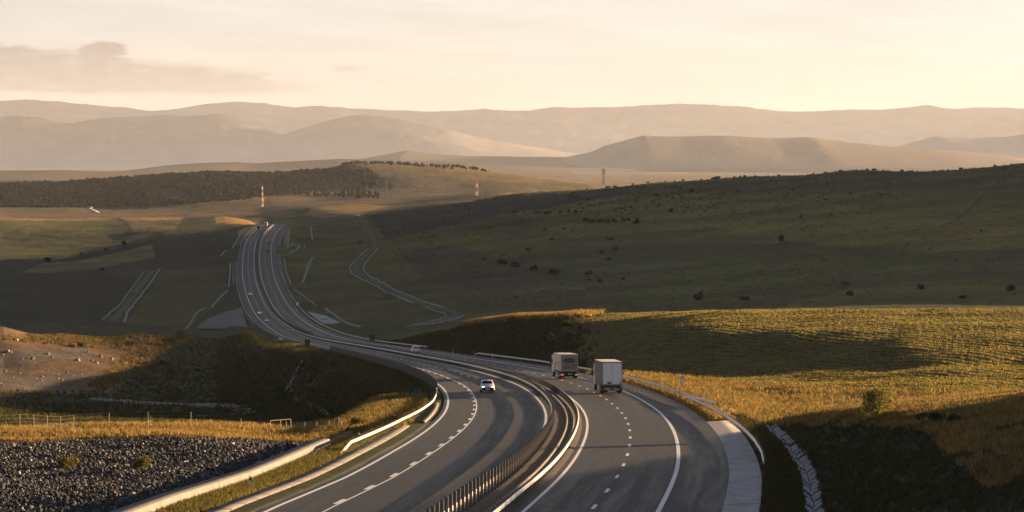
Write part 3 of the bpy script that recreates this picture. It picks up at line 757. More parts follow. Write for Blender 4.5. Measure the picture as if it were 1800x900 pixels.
up_ = proj(P[:, 0], P[:, 1], P[:, 2]-ZC); sunlit_tufts = ((up_[0] > 1600+(up_[1]-740)*1.1) | (up_[1] < 752)) & (tuft_noise > -.08)
Gr.append(blades(P[~sunlit_tufts], .36, .07, 6, GRN)); Gr.append(blades(P[sunlit_tufts], .5, .07, 6, DRY))  # gold blades paint the tufts as sunlit, dark green the shaded slope
mv2 = (OFF > 16.2) & (OFF < 18.6) & (DD > 120) & (DD < 275)
P = sample(mv2, 3200); Gr.append(blades(P, .34, .06, 6, GRN))
mv3 = (OFF > 13.85) & (OFF < 16.5) & (DD > 268) & (DD < 470)
P = sample(mv3, 3800); Gr.append(blades(P, .40, .08, 6, DRY))
grass_obj('field_grass', 'golden stubble rows and tall dry grass on the right of the road', Gr)
mbank = (OFF > 15.2) & (DD > 470) & (DD < 900) & (PU > 640) & (PU < 1075) & (PV > 556)
P = sample(mbank, 16000); _pu = proj(P[:, 0], P[:, 1], P[:, 2]-ZC)[0]; P = P[_pu < 985+rng.normal(0, 28, len(P))+fbm(P[:, 0]/9, P[:, 1]/9, 3, 77)*90]; Gb = [blades(P, .45*sz(P), .12*sz(P), 5, GRN)]
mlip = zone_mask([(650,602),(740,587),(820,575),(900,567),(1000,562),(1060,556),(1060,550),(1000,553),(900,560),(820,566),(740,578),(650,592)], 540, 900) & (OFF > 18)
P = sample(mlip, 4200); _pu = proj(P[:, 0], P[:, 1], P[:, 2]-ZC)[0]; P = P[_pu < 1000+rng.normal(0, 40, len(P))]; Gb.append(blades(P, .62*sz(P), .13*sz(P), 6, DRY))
grass_obj('bank_grass', 'rough grass on the cut bank behind the lorries with a sunlit upper edge', Gb)

# --- riprap stones
def stones():
    mk_ = zone_mask([(-60,786),(150,775),(300,771),(430,772),(545,783),(560,790),(245,912),(-60,912)], 130, 260, 4) & (OFF < -20.7)
    P = sample(mk_, 44000)
    n = len(P)
    bm = bmesh.new(); bmesh.ops.create_icosphere(bm, subdivisions=1, radius=1); bm.verts.index_update()
    V0 = np.array([v.co[:] for v in bm.verts]); F0 = np.array([[v.index for v in f.verts] for f in bm.faces]); bm.free()
    kv = len(V0)
    r = np.clip(rng.lognormal(-2.68, .45, n), .03, .30)
    sc3 = rng.uniform(.55, 1.35, (n, 1, 3)); jit = rng.uniform(.6, 1.3, (n, kv, 1))
    V = V0[None]*jit*sc3*r[:, None, None]
    a = rng.uniform(0, 2*math.pi, n); b = rng.normal(0, .6, n)
    ca, sa_, cb, sb = np.cos(a), np.sin(a), np.cos(b), np.sin(b)
    Rm = np.zeros((n, 3, 3)); Rm[:, 0, 0] = ca; Rm[:, 0, 1] = -sa_*cb; Rm[:, 0, 2] = sa_*sb; Rm[:, 1, 0] = sa_; Rm[:, 1, 1] = ca*cb; Rm[:, 1, 2] = -ca*sb; Rm[:, 2, 1] = sb; Rm[:, 2, 2] = cb
    V = np.einsum('nij,nkj->nki', Rm, V) + P[:, None]; V[:, :, 2] += (r*.25)[:, None]
    Fc = (F0[None] + (np.arange(n)*kv)[:, None, None]).reshape(-1, 3)
    c = np.array([(.045,.048,.053),(.034,.037,.042),(.075,.071,.068),(.026,.028,.033),(.25,.225,.20)])[rng.choice(5, n, p=[.30,.27,.14,.17,.12])]*rng.uniform(.8, 1.2, (n, 1))  # the few pale stones stand in for sunlit flecks on a shaded bed
    m, nn, l, o = new_mat('broken_stone')
    bs = nn.new('ShaderNodeBsdfPrincipled'); bs.inputs['Roughness'].default_value = .8; bs.inputs['Specular IOR Level'].default_value = .3; l.new(bs.outputs[0], o.inputs[0])
    at = nn.new('ShaderNodeAttribute'); at.attribute_name = 'tint'; l.new(at.outputs['Color'], bs.inputs['Base Color'])
    ob = mesh_obj('riprap_stones', V.reshape(-1, 3), Fc, m, attrs={'tint': np.repeat(c, kv, 0)})
    tag(ob, 'bed of broken grey stones covering the slope at lower left', 'stones', kind='stuff')
    # pale rubble scattered over the knoll
    mk2 = zone_mask([(-60,600),(170,602),(280,612),(270,640),(190,680),(-60,685)], 500, 830, 10)
    P = sample(mk2, 220); n = len(P); r = np.clip(rng.lognormal(-1.35, .5, n), .1, .8)
    V = V0[None]*rng.uniform(.7, 1.25, (n, kv, 1))*rng.uniform(.6, 1.3, (n, 1, 3))*r[:, None, None] + P[:, None]
    Fc = (F0[None] + (np.arange(n)*kv)[:, None, None]).reshape(-1, 3)
    c = np.array([(.20,.18,.16),(.14,.12,.10),(.27,.24,.21)])[rng.integers(0, 3, n)]
    ob = mesh_obj('knoll_rubble', V.reshape(-1, 3), Fc, m, attrs={'tint': np.repeat(c, kv, 0)})
    tag(ob, 'pale rubble strewn over the bare knoll at far left', 'stones', kind='stuff')
stones()

# --- leaf crowns
def crown_mesh(name, r, nleaf, leaf, cols, seed, squash=.8, open_=.35, lobes=9):
    rg = np.random.default_rng(seed)
    # lobes make an uneven outline with gaps between them
    L = rg.normal(0, 1, (lobes, 3)); L /= np.linalg.norm(L, axis=1)[:, None]; L *= rg.uniform(.25, .72, (lobes, 1)); L[:, 2] = np.abs(L[:, 2])*.9-.15
    lr = rg.uniform(.28, .5, lobes)
    k = rg.integers(0, lobes, nleaf); d = rg.normal(0, 1, (nleaf, 3)); d /= np.linalg.norm(d, axis=1)[:, None]
    C = L[k] + d*(lr[k]*rg.uniform(.35, 1.0, nleaf)**.5)[:, None]
    C[:, 2] = C[:, 2]*squash + .55*squash
    C *= r; C[:, 2] = np.maximum(C[:, 2], .05*r)
    a = rg.normal(0, 1, (nleaf, 3)); a /= np.linalg.norm(a, axis=1)[:, None]; b = np.cross(a, rg.normal(0, 1, (nleaf, 3))); b /= np.linalg.norm(b, axis=1)[:, None]
    s = leaf*rg.uniform(.6, 1.4, nleaf)[:, None]
    V = np.stack([C-a*s, C+b*s*.55, C+a*s, C-b*s*.55], 1).reshape(-1, 3)
    Fq = np.arange(nleaf*4).reshape(-1, 4)
    col = cols[rg.integers(0, len(cols), nleaf)]*rg.uniform(.75, 1.25, (nleaf, 1))
    me_o = mesh_obj(name, V, Fq, M_LEAF, attrs={'tint': np.repeat(col, 4, 0)})
    return me_o
BUSH = np.array([(.022,.030,.013),(.016,.023,.010),(.028,.033,.014)])
MID = np.array([(.045,.052,.022),(.032,.038,.018),(.06,.058,.024)])
BIG = np.array([(.15,.135,.035),(.09,.095,.03),(.21,.165,.04),(.06,.068,.024)])
def add_trunk(name, r, h, parent, seed, limbs=5):
    rg = random.Random(seed); m = MB(); m.cyl((0, 0, -.2), (0, 0, h*.45), r, r*.7, 8)
    for i in range(limbs):
        a = rg.uniform(0, 6.28); e = rg.uniform(.3, .9)*h
        m.cyl((0, 0, h*rg.uniform(.15, .45)), (math.cos(a)*h*.35, math.sin(a)*h*.35, e), r*.5, r*.15, 6)
    return m.build(name, M_BARK, parent)

# the young tree by the right-hand fence
x, d, z = pick(1541, 738, 150, 300)
tr = empty('young_tree', (x, d, z)); tag(tr, 'lone bushy young tree by the fence, its right side lit gold', 'tree')
c = crown_mesh('crown', 1.85, 4200, .085, BIG*1.7, 11, 1.65, lobes=13); c.parent = tr
add_trunk('trunk', .07, 2.2, tr, 3)
for (u, v, r_, lab) in ((118,822,1.05,'leafy green bush growing among the broken stones, the larger one further left'), (247,826,.95,'leafy green bush growing among the broken stones, nearer the concrete wall'),
                        (628,752,1.1,'spiky dry bush at the end of the left crest beside the guardrail'), (690,742,.7,'low dry bush under the left guardrail bend'),
                        (1285,717,.55,'small shrub beside the flared guardrail end on the right'), (1478,716,.5,'low dark shrub left of the young tree'),
                        (1620,740,.65,'dark rounded shrub right of the young tree'), (1645,742,.8,'largest dark shrub in the low hedge right of the young tree'), (1680,745,.8,'dark shrub at the right end of the low hedge'),
                        (92,704,.9,'pale dry bush beside the dirt track of the hollow'), (205,706,1.0,'golden dry bush on the dirt track of the hollow'),
                        (300,610,3.2,'large scrub bush on the shaded edge of the knoll'), (320,600,3.0,'scrub bush at the top of the knoll with a sunlit crest'), (285,645,2.4,'scrub bush halfway down the shaded side of the knoll'), (300,662,2.0,'lowest scrub bush on the shaded side of the knoll'), (143,612,1.6,'round dark bush standing on the sunlit knoll')):
    try:
        x, d, z = pick(u, v, 130, 900)
    except Exception: continue
    o = empty('bush', (x, d, z)); tag(o, lab, 'bush')
    c = crown_mesh('crown', r_, int(500+300*r_), .055+.03*r_, BIG if 'dark' not in lab and 'scrub' not in lab else MID, hash(lab) % 1000 if False else int(u*7+v), .85); c.parent = o
    add_trunk('stem', .03+.01*r_, r_*.9, o, int(u))

# shrubs dotted over the big hill
protos = []
for k in range(5):
    c = crown_mesh('hill_shrub', 1.0, 260, .17, BUSH, 40+k, .8, lobes=7); protos.append(c)
HS = [(860,402,5),(943,376,8),(963,377,9),(904,374,5),(956,406,5),(992,404,5),(971,423,8),(928,441,8),(1072,422,8),(1082,441,12),(1059,445,9),(1069,457,8),(883,465,11),(906,470,13),(940,476,11),(973,483,15),(1036,483,9),(1036,494,6),(1055,496,9),(1095,491,4),(1179,373,9),(1230,528,19),(851,458,6),(882,463,9),
 (1030,389,8),(1042,391,9),(1056,392,9),(1068,392,10),(1080,391,9),(1095,389,8),(1105,388,7),(1119,394,12),(1216,339,8),(1197,336,7),(1408,383,7),(1373,424,11),(1485,502,13),(1495,520,12),(1619,508,12),(1776,511,14),(1693,524,9),(1454,503,4),(1516,366,4),(1549,344,4),(1355,318,5),(1533,353,3),(1725,407,4),(1679,459,4),(1496,340,3),(1561,323,4),(1308,528,10),(633,427,5),(760,450,4),(985,375,8),(1000,374,7),(1012,375,6),
 (219,432,11),(85,461,11),(143,447,5),(180,475,6),(186,441,7),(1690,481,3),(1560,402,4),(1640,372,3),(1460,378,4)]
special = {(1230,528,19): 'largest dark round shrub on the lower slope of the big hill', (1082,441,12): 'roundest of the mid-slope shrubs, the larger one of a close trio', (973,483,15): 'bushy dark shrub ending the line of shrubs low on the hill',
 (1776,511,14): 'pale grey-green shrub low on the hill at the far right', (1619,508,12): 'round lone shrub low on the hill between two smaller ones at right', (1485,502,13): 'broad shrub low on the hill with a second shrub just below it', (1495,520,12): 'shrub low on the hill just below a broader one',
 (1373,424,11): 'lone dark shrub in the middle of the big hill', (1408,383,7): 'lone small shrub on the paler upper band of the hill', (1179,373,9): 'lone shrub on the upper hill above the dark thicket', (1119,394,12): 'round shrub at the right end of the dark thicket', (219,432,11): 'round dark tree on the field boundary left of the road', (85,461,11): 'low dark shrub at the left end of the pale field strip', (180,475,6):'tiny bush below the pale field strip left of the road'}
crest = [(1069,328,6),(1081,328,5),(1112,324,4),(1139,323,4),(1233,317,4),(1253,316,5),(1261,316,6),(1291,314,4),(1301,312,4),(1309,312,5),(1328,310,4),(1369,308,4),(1405,306,3),(1450,302,4),(1477,301,3),(1536,297,6),(1524,298,4),(1585,295,4),(1596,295,3),(1603,294,3),(1689,291,6),(1748,288,4),(1656,293,3),(1169,321,3),(1186,320,3),(1200,319,4),(1350,308,3),(1430,304,3),(1505,299,3),(1552,297,3),(1031,334,3)]
rs = random.Random(11)
scrub = []
while len(scrub) < 150:
    u = rs.triangular(860, 1560, 1050); v = rs.uniform(322, 376)
    if v > 345-(u-900)*.045+6: scrub.append((u, v, rs.uniform(1.8, 4.2)))
nshrub = 0
for lst, lab, grp in ((HS, None, 'shrubs dotted over the big hill'), (crest, 'tiny dark shrub standing on the skyline of the big hill', 'shrubs along the crest of the big hill'), (scrub, 'small dark scrub bush on the upper slope of the big hill', 'scrub on the upper slope of the big hill')):
    for t in lst:
        u, v, px = t
        if lst is crest:
            # the highest visible point of the hill at this column
            dq = np.exp(np.linspace(math.log(1500), math.log(3000), 300)); xq = (u-900)/F*dq; gq = ground(xq, dq); pvq = proj(xq, dq, gq)[1]
            kq = int(np.argmin(pvq)); x, d, z = xq[kq], dq[kq], gq[kq]+ZC
        else: x, d, z = pick(u, v, 900, 3600)
        r_ = px/2*d/F*1.55
        if nshrub < 5: o = protos[nshrub]
        else: o = protos[rs.randrange(5)].copy(); COL.objects.link(o)
        nshrub += 1
        o.name = 'hill_shrub'
        o.location = (float(x), float(d), float(z)-.12*r_); o.scale = (r_*rs.uniform(.9, 1.25), r_*rs.uniform(.9, 1.2), r_*rs.uniform(1.0, 1.3)); o.rotation_euler = (0, 0, rs.uniform(0, 6.28))
        if lab is None:
            L_ = special.get(t, 'small dark shrub on the open grass of the big hill' if u > 600 else 'low dark bush along the field boundary in the left valley')
            G_ = grp if u > 600 else 'bushes along the field boundary'
        else: L_, G_ = lab, grp
        tag(o, L_, 'shrub', G_)

# far wood: one mass of conifers and broadleaves on the distant hill
def wood():
    m1 = zone_mask([(-60,324),(100,322),(200,314),(380,303),(480,305),(575,299),(600,302),(650,300),(666,312),(660,326),(640,334),(560,334),(420,352),(260,364),(120,366),(-60,364)], 3650, 4950, 6)
    m1 &= ~zone_mask([(250,338),(300,330),(340,345),(300,352)], 3000, 5000)
    P = sample(m1, 14000); n = len(P); P[:, 2] -= .8
    ks = 7; Vs, Fs, Cs = [], [], []
    h = rng.lognormal(1.25, .25, n); r = h*rng.uniform(.4, .7, n)
    ang = np.arange(ks)/ks*2*math.pi
    rings = [(0.1, .7), (.4, 1.0), (.78, .8), (1.0, .35)]
    V = np.zeros((n, len(rings), ks, 3))
    for i, (a, b) in enumerate(rings):
        rr = r[:, None]*b*rng.uniform(.7, 1.3, (n, ks))
        V[:, i, :, 0] = P[:, 0:1]+rr*np.cos(ang); V[:, i, :, 1] = P[:, 1:2]+rr*np.sin(ang); V[:, i, :, 2] = P[:, 2:3]+(h*a)[:, None]*rng.uniform(.93, 1.07, (n, ks))
    idx = np.arange(n*len(rings)*ks).reshape(n, len(rings), ks)
    f = np.stack([idx[:, :-1], np.roll(idx, -1, 2)[:, :-1], np.roll(idx, -1, 2)[:, 1:], idx[:, 1:]], -1).reshape(-1, 4)
    c = np.array([(.030,.034,.018),(.04,.04,.02),(.026,.03,.018),(.05,.045,.022)])[rng.integers(0, 4, n)]*rng.uniform(.8, 1.2, (n, 1))
    o = mesh_obj('distant_wood', V.reshape(-1, 3), f, M_LEAF, attrs={'tint': np.repeat(c, len(rings)*ks, 0)})
    tag(o, 'dark belt of woodland along the distant hill', 'woodland', kind='stuff')
    m2 = zone_mask([(310,336),(520,333),(660,340),(670,350),(520,345),(400,346)], 3600, 4700, 10) | zone_mask([(590,287),(700,287),(860,298),(858,303),(700,293),(600,292)], 4300, 5100)
    P = sample(m2, 420); n = len(P); h = rng.uniform(2.5, 6, n); r = h*.55
    V = np.zeros((n, len(rings), ks, 3))
    for i, (a, b) in enumerate(rings):
        rr = r[:, None]*b*rng.uniform(.7, 1.3, (n, ks))
        V[:, i, :, 0] = P[:, 0:1]+rr*np.cos(ang); V[:, i, :, 1] = P[:, 1:2]+rr*np.sin(ang); V[:, i, :, 2] = P[:, 2:3]+(h*a)[:, None]
    idx = np.arange(n*len(rings)*ks).reshape(n, len(rings), ks)
    f = np.stack([idx[:, :-1], np.roll(idx, -1, 2)[:, :-1], np.roll(idx, -1, 2)[:, 1:], idx[:, 1:]], -1).reshape(-1, 4)
    c = np.tile(np.array([(.045,.045,.024)]), (n, 1))*rng.uniform(.8, 1.2, (n, 1))
    o = mesh_obj('distant_scrub', V.reshape(-1, 3), f, M_LEAF, attrs={'tint': np.repeat(c, len(rings)*ks, 0)})
    tag(o, 'scattered scrub on the pale slope below the distant wood', 'scrub', kind='stuff')
wood()
mh_ = hill & ~inpoly(PU, PV, [(480,370),(600,370),(690,430),(705,500),(835,545),(835,578),(700,590),(480,590)]) & (OFF > 17) & (DD > 950) & (DD < 2700)
P = sample(mh_, 13000); cl_ = fbm(P[:, 0]/60, P[:, 1]/110, 4, 140); P = P[cl_ > rng.normal(.0, .12, len(P))]
HG = np.array([(.055,.065,.02),(.085,.085,.024),(.13,.11,.03),(.04,.05,.018)])
grass_obj('hill_tussocks', 'tussocky grass covering the big shaded hill', [blades(P, .75*np.clip(P[:, 1]/1500, .7, 1.6), .55*np.clip(P[:, 1]/1500, .7, 1.6), 3, HG, spread=1.3)])
#@@END3
#@@B4

# ================================================================== walls, drains, tracks
def drape(name, pts, width, mat, dz=.10, thick=.25, near=100, far=5000, structure=True, label=None, cat=None, vee=0., ret=False, lift_d=0.0):
    """a ribbon laid over the ground through surveyed points"""
    W3 = [pick(u, v, near, far)[:2] for u, v in pts]
    W3 = np.array(W3); seg = np.hypot(*np.diff(W3, axis=0).T); L = np.concatenate([[0], np.cumsum(seg)])
    n = max(4, int(L[-1]/max(width*.8, 1.2))); t = np.linspace(0, L[-1], n)
    x = np.interp(t, L, W3[:, 0]); d = np.interp(t, L, W3[:, 1])
    for _ in range(2):
        x[1:-1] = (x[:-2]+2*x[1:-1]+x[2:])/4; d[1:-1] = (d[:-2]+2*d[1:-1]+d[2:])/4
    tx, td = np.gradient(x), np.gradient(d); nn_ = np.hypot(tx, td); nx, nd = td/nn_, -tx/nn_
    w_ = width/2*(1+.12*np.array([random.uniform(-1, 1) for _ in range(n)]))
    offs = [-1.0, -.98, 0, .98, 1.0]; V = []
    lift = dz + lift_d*np.mean(d)
    for k, o_ in enumerate(offs):
        X = x+nx*w_*o_; D = d+nd*w_*o_; Z = ground(X, D, False)+ZC+lift
        if k in (0, 4): Z = Z-thick-lift
        if k == 2: Z = Z-vee
        V.append(np.stack([X, D, Z], -1))
    V = np.stack(V, 0); idx = np.arange(5*n).reshape(5, n)
    f = np.stack([idx[:-1, :-1], idx[1:, :-1], idx[1:, 1:], idx[:-1, 1:]], -1).reshape(-1, 4)
    o = mesh_obj(name, V.reshape(-1, 3), f, mat)
    if structure: tag(o, kind='structure')
    else: tag(o, label, cat)
    return o
M_TRACK = simple('dirt_track', (.115, .10, .055), .95, noise=.9, nscale=.5, col2=(.07, .068, .03), bump=.4, bscale=3)
DR = 'drainage channel'
M_CONCF = concrete('concrete_light', (.40, .385, .365), (.19, .185, .17), .35)
M_PALE = simple('pale_gravel', (.32, .285, .24), .95, noise=.7, nscale=.8, col2=(.20, .17, .135), bump=.4, bscale=3)
drape('dirt_road', [(168,702),(210,706),(250,709),(330,712),(395,714),(424,720),(434,727),(422,735),(390,741),(345,746)], 3.4, M_PALE, .32, .4, 400, 720)
def drain(pts, w_, label, near=900, far=3200, mat=None, dz=.14):
    return drape('drainage_channel', pts, w_*(.68 if near >= 900 else 1), mat or M_CONCF, dz+.08, .6, near, far, False, label, DR, .18, lift_d=.00004)
drain([(326,578),(345,551),(362,542)], 1.6, 'short concrete drain running down beside the ribbed slope on the left')
drain([(372,541),(386,524),(400,510)], 1.6, 'concrete drain climbing the left bank between the ribbed slope and the road')
drain([(402,505),(404,484),(405,462)], 1.5, 'upright concrete drain close to the left road edge')
drain([(388,450),(397,440)], 1.6, 'very short concrete drain on the left bank')
drain([(408,437),(415,426),(421,415)], 1.8, 'concrete drain high on the left bank near the bend')
drain([(499,453),(503,478),(511,500)], 1.4, 'concrete drain running down right of the far road bend')
drain([(516,509),(527,516),(539,525)], 1.6, 'concrete drain below the far bend, sloping away from the road')
drain([(541,526),(549,532),(556,538)], 1.5, 'short concrete drain lower on the right far bank')
drain([(572,542),(590,555),(601,563),(618,571),(634,574)], 1.7, 'long pale concrete drain beside the green sign')
drain([(508,446),(522,438),(536,429)], 1.8, 'concrete drain slanting up to the right beside the far road')
drain([(546,399),(547,410),(549,422)], 2.2, 'short ladder drain on the dark field right of the road top', 1500, 3200)
drain([(532,497),(537,482),(543,465),(550,453)], 2.4, 'stepped concrete drain curving up the field right of the road')
TRK = 'concrete drain of the farm track'
drain([(647,438),(634,449),(620,462),(614,473),(619,481),(644,495),(673,510),(700,522),(727,533)], 1.25, 'left concrete drain of the farm track, bending round below the hill', 1000, 2600)
drain([(742,539),(760,545),(773,549),(784,553),(785,557),(778,560),(760,564),(742,568),(726,571)], 1.0, 'hooked concrete drain inside the lower bend of the farm track', 900, 2000)
drain([(664,437),(651,451),(640,465),(639,476),(648,485),(684,503),(724,521),(750,532),(778,541)], 1.3, 'right concrete drain of the farm track, bending round below the hill', 1000, 2600)
drain([(814,554),(809,558),(800,561),(780,565),(756,570),(713,574)], 1.3, 'outer concrete drain at the lower bend of the farm track', 850, 2000)
drape('farm_track', [(628,378),(642,400),(658,422),(660,433),(645,448),(630,463),(625,474),(632,483),(665,499),(700,514),(750,536),(785,546),(800,553),(795,558),(760,567)], 4.2, M_TRACK, .06, .3, 900, 3200)
drain([(253,478),(240,497),(215,530),(180,563)], 1.3, 'left concrete drain of the straight farm track in the left valley', 1000, 2400)
drain([(281,473),(263,499),(240,528),(224,549),(218,567)], 1.8, 'right concrete drain of the straight farm track in the left valley', 1000, 2400)
drape('farm_track', [(267,476),(250,498),(227,528),(205,556),(195,566)], 5.0, M_TRACK, .05, .3, 1000, 2400)
M_STREAM = simple('stream_painted_glint', (.55, .52, .48), .5)  # pale colour painted for glints on the water
drape('stream', [(156,360),(161,364),(158,367),(168,371),(173,374)], 5, M_STREAM, .3, .3, 3000, 4200)
drape('farm_track', [(1800,290),(1745,328),(1710,362),(1680,388),(1655,397),(1610,404),(1570,412)], 2.2, simple('worn_turf', (.035, .034, .02), .95), .05, .2, 900, 3000)
drape('farm_track', [(1385,302),(1340,318),(1290,345),(1255,360),(1225,380)], 1.8, simple('worn_turf', (.04, .038, .022), .95), .05, .2, 900, 3000)
drain([(503,688),(510,675),(520,655),(535,632)], .95, 'stepped concrete drain down the dark embankment left of the road', 380, 760)
drain([(511,690),(519,676),(529,660)], .3, 'thin concrete kerb beside the stepped drain on the embankment', 380, 760)
drain([(520,698),(545,712),(575,729),(600,746)], .55, 'narrow pale ditch at the foot of the embankment', 300, 620)
drain([(957,585),(965,587),(969,592),(972,598)], 1.5, 'hooked concrete drain high on the cut bank behind the lorries', 480, 760)
drain([(955,608),(946,612),(937,616),(929,620),(920,625),(908,631)], 1.3, 'concrete drain running down the cut bank to the guardrail', 480, 760)
drain([(1258,716),(1275,722),(1284,727)], 1.6, 'pale concrete outfall in the grass behind the flared guardrail', 250, 400)
drape('dirt_path', [(1606,742),(1640,745),(1675,751)], .8, M_CONC, .1, .2, 180, 320)
drape('dirt_path', [(575,793),(595,784),(618,770),(622,768)], 1.0, M_CONCG, .08, .2, 180, 330)

# V-shaped drain on the right foreground, cast in short lengths
def vdrain(d0, d1, label):
    V, Fs, nb = [], [], 0; s = sa(d0); n_ = 5
    while s < sa(d1):
        ss_ = np.array([s, s+1.95]); j = random.uniform(-.11, .11); tl = random.uniform(-.10, .10)
        if True:
            P = []
            for o_, dz in ((18.80, -.5), (18.84, .12+tl), (19.30, -.14), (19.78, .15-tl), (19.82, -.5)):
                x, d, z = road_pt(ss_, o_+j); xc, dc, _ = road_pt(ss_, 19.30)
                P.append(np.stack([x, d, ground(xc, dc, False)+ZC+.12+dz], -1))
            v = np.concatenate(P); idx = np.arange(10).reshape(5, 2)
            V.append(v); Fs.append(np.stack([idx[:-1, 0], idx[1:, 0], idx[1:, 1], idx[:-1, 1]], -1)+nb); nb += 10
        s += 2.0
    o = mesh_obj('drainage_channel', np.concatenate(V), np.concatenate(Fs), M_CONCD)
    tag(o, label, DR)
vdrain(128, 226, 'broken pale concrete ditch descending the dark slope at lower right')
vdrain(231, 258, 'upper end of the broken concrete ditch, below the golden grass on the right')
# low concrete wall holding the stones
def stone_wall():
    s = np.arange(sa(118), sa(229), 1.6); nb = 0; V = []; Fs = []
    for i in range(len(s)-1):
        t = float(np.interp(s[i], TS, TT)); o0 = -19.15
        v, f = strip('', np.array([s[i], s[i+1]-.02]), [o0+.02, o0, o0-.10, o0-.14, o0-1.15, o0-1.2], [-.5, -.28, .44, .50, .54, -.5], None, obj=False)
        V.append(v); Fs.append(f+nb); nb += len(v)
    # rounded end
    e = s[-1]
    for k in range(6):
        a0, a1 = k/6, (k+1)/6
        v, f = strip('', np.array([e+a0*2.2, e+a1*2.2]), [np.array([-19.15-.75*a0**2, -19.15-.75*a1**2])+q for q in (.02, 0, -.08, -.12)]+[-20.3, -20.35], [-.5, -.28, .44-.1, .5-.1, .44, -.5], None, obj=False)
        V.append(v); Fs.append(f+nb); nb += len(v)
    Fw = np.concatenate(Fs); Vw = np.concatenate(V)
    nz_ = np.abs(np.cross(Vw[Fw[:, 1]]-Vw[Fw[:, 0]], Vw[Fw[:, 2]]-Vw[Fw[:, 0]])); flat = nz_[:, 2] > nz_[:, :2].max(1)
    o = mesh_obj('stone_retaining_wall', Vw, Fw, [M_CONC, M_CONCG], midx=flat.astype(int))  # greyer concrete on the top faces paints in their weaker sun
    tag(o, 'low sunlit concrete wall holding the bed of broken stones', 'wall')
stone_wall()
tag(slabs('concrete_channel', sa(118), sa(268), [-19.1, -18.9, -18.4, -18.3], [-.35, -.22, -.2, -.35], M_CONCG, 4, .05), kind='structure')

# ribbed concrete slope paving under the far left abutment
def paving(name, quad, label, cat, ribs, mat, near, far, rib_h=.35):
    """bilinear patch between four surveyed corners: top-left, top-right, bottom-right, bottom-left"""
    C = [np.array(pick(u, v, near, far)) for u, v in quad]
    nu, nv = ribs*6+1, 14; a = np.linspace(0, 1, nu)[None, :, None]; b = np.linspace(0, 1, nv)[:, None, None]
    P = (C[0]*(1-a)+C[1]*a)*(1-b) + (C[3]*(1-a)+C[2]*a)*b
    G = ground(P[..., 0], P[..., 1], False)+ZC
    P[..., 2] = np.maximum(G, P[..., 2]) + .15 + rib_h*(np.abs(np.sin(np.linspace(0, 1, nu)*math.pi*ribs))[None, :]**.5-.5)
    edge = np.ones((nv, nu), bool); edge[1:-1, 1:-1] = False; P[..., 2][edge] -= .6
    idx = np.arange(nu*nv).reshape(nv, nu); f = np.stack([idx[:-1, :-1], idx[1:, :-1], idx[1:, 1:], idx[:-1, 1:]], -1).reshape(-1, 4)
    return tag(mesh_obj(name, P.reshape(-1, 3), f, mat), label, cat)
M_RIB = concrete('ribbed_concrete', (.23, .23, .225), (.13, .13, .13), .4)
paving('slope_paving', [(368,559),(424,539),(436,576),(343,576)], 'ribbed grey concrete slope below the far left road edge', 'concrete slope', 14, M_RIB, 1100, 1500)
paving('slope_paving', [(538,546),(575,556),(600,567),(568,569)], 'flat grey concrete apron around the green sign', 'concrete slope', 3, M_CONCD, 1050, 1500, .05)
paving('slope_paving', [(501,408),(509,400),(506,434),(498,434)], 'upright concrete facing right of the far road top', 'concrete slope', 4, M_CONCG, 1700, 2700, .12)
drain([(509,401),(507,418),(506,434)], 1.5, 'pale concrete coping along the facing right of the far road top', 1600, 2800)
drain([(500,437),(510,433),(526,430)], 2.0, 'pale concrete sill running right from the foot of the far facing', 1600, 2800)
tag(slabs('kerb', sa(1215), sa(1400), [-15.2, -15.15, -14.6, -14.55], [-.6, .3, .3, -.5], M_CONC, 8, .1), kind='structure')

# ================================================================== fences
def post_fence(pts_uv, near, far, h, n, label, group, mat, wires=5, braces=(), skipend=False, pr=.035):
    W = np.array([pick(u, v, near, far) for u, v in pts_uv]); L = np.concatenate([[0], np.cumsum(np.hypot(*np.diff(W[:, :2], axis=0).T))])
    t = np.linspace(0, L[-1], n); P = np.stack([np.interp(t, L, W[:, k]) for k in range(3)], -1)
    P[:, 2] = ground(P[:, 0], P[:, 1])+ZC
    root = empty('wire_fence', tuple(P[0])); tag(root, label, 'fence', group)
    pm = MB(); pm.cyl((0, 0, -.4), (0, 0, h), pr, pr*.9, 7); first = None
    for i, p in enumerate(P[:100]):
        if first is None: first = pm.build('post', mat, root); q = first
        else: q = first.copy(); COL.objects.link(q)
        q.location = tuple(p-P[0]); q.rotation_euler = (random.uniform(-.03, .03), random.uniform(-.03, .03), 0)
        if i in braces:
            b = MB(); dv = (P[min(i+1, n-1)]-P[i]); dv = dv/np.linalg.norm(dv)
            for sg in (-1, 1): b.cyl((0, 0, h*.85), tuple(dv*sg*1.1+np.array([0, 0, -.1])), .025, .025, 6)
            bo = b.build('brace', mat, root); bo.location = tuple(p-P[0])
    wm = MB()
    for k in range(wires):
        zz_ = h*(.12+.86*k/(wires-1))
        for i in range(n-1):
            a, b = P[i]-P[0], P[i+1]-P[0]; wm.cyl((a[0], a[1], a[2]+zz_), (b[0], b[1], b[2]+zz_), .007, .007, 3, caps=False)
    wm.build('wires', mat, root)
    return root
M_FPOST = simple('galvanised_post', (.34, .30, .25), .6, .2, noise=.5)
M_FDARK = simple('dark_post', (.05, .045, .04), .8, noise=.5)
post_fence([(-20,762),(27,759),(130,757),(218,752),(295,751),(335,752)], 236, 330, 1.62, 9, 'wire fence with pale posts along the crest at lower left', 'wire fences', M_FPOST, braces=(7,))
post_fence([(345,752),(425,752),(520,756),(600,756)], 240, 330, .95, 7, 'lower wire fence continuing towards the road at lower left', 'wire fences', M_FPOST)
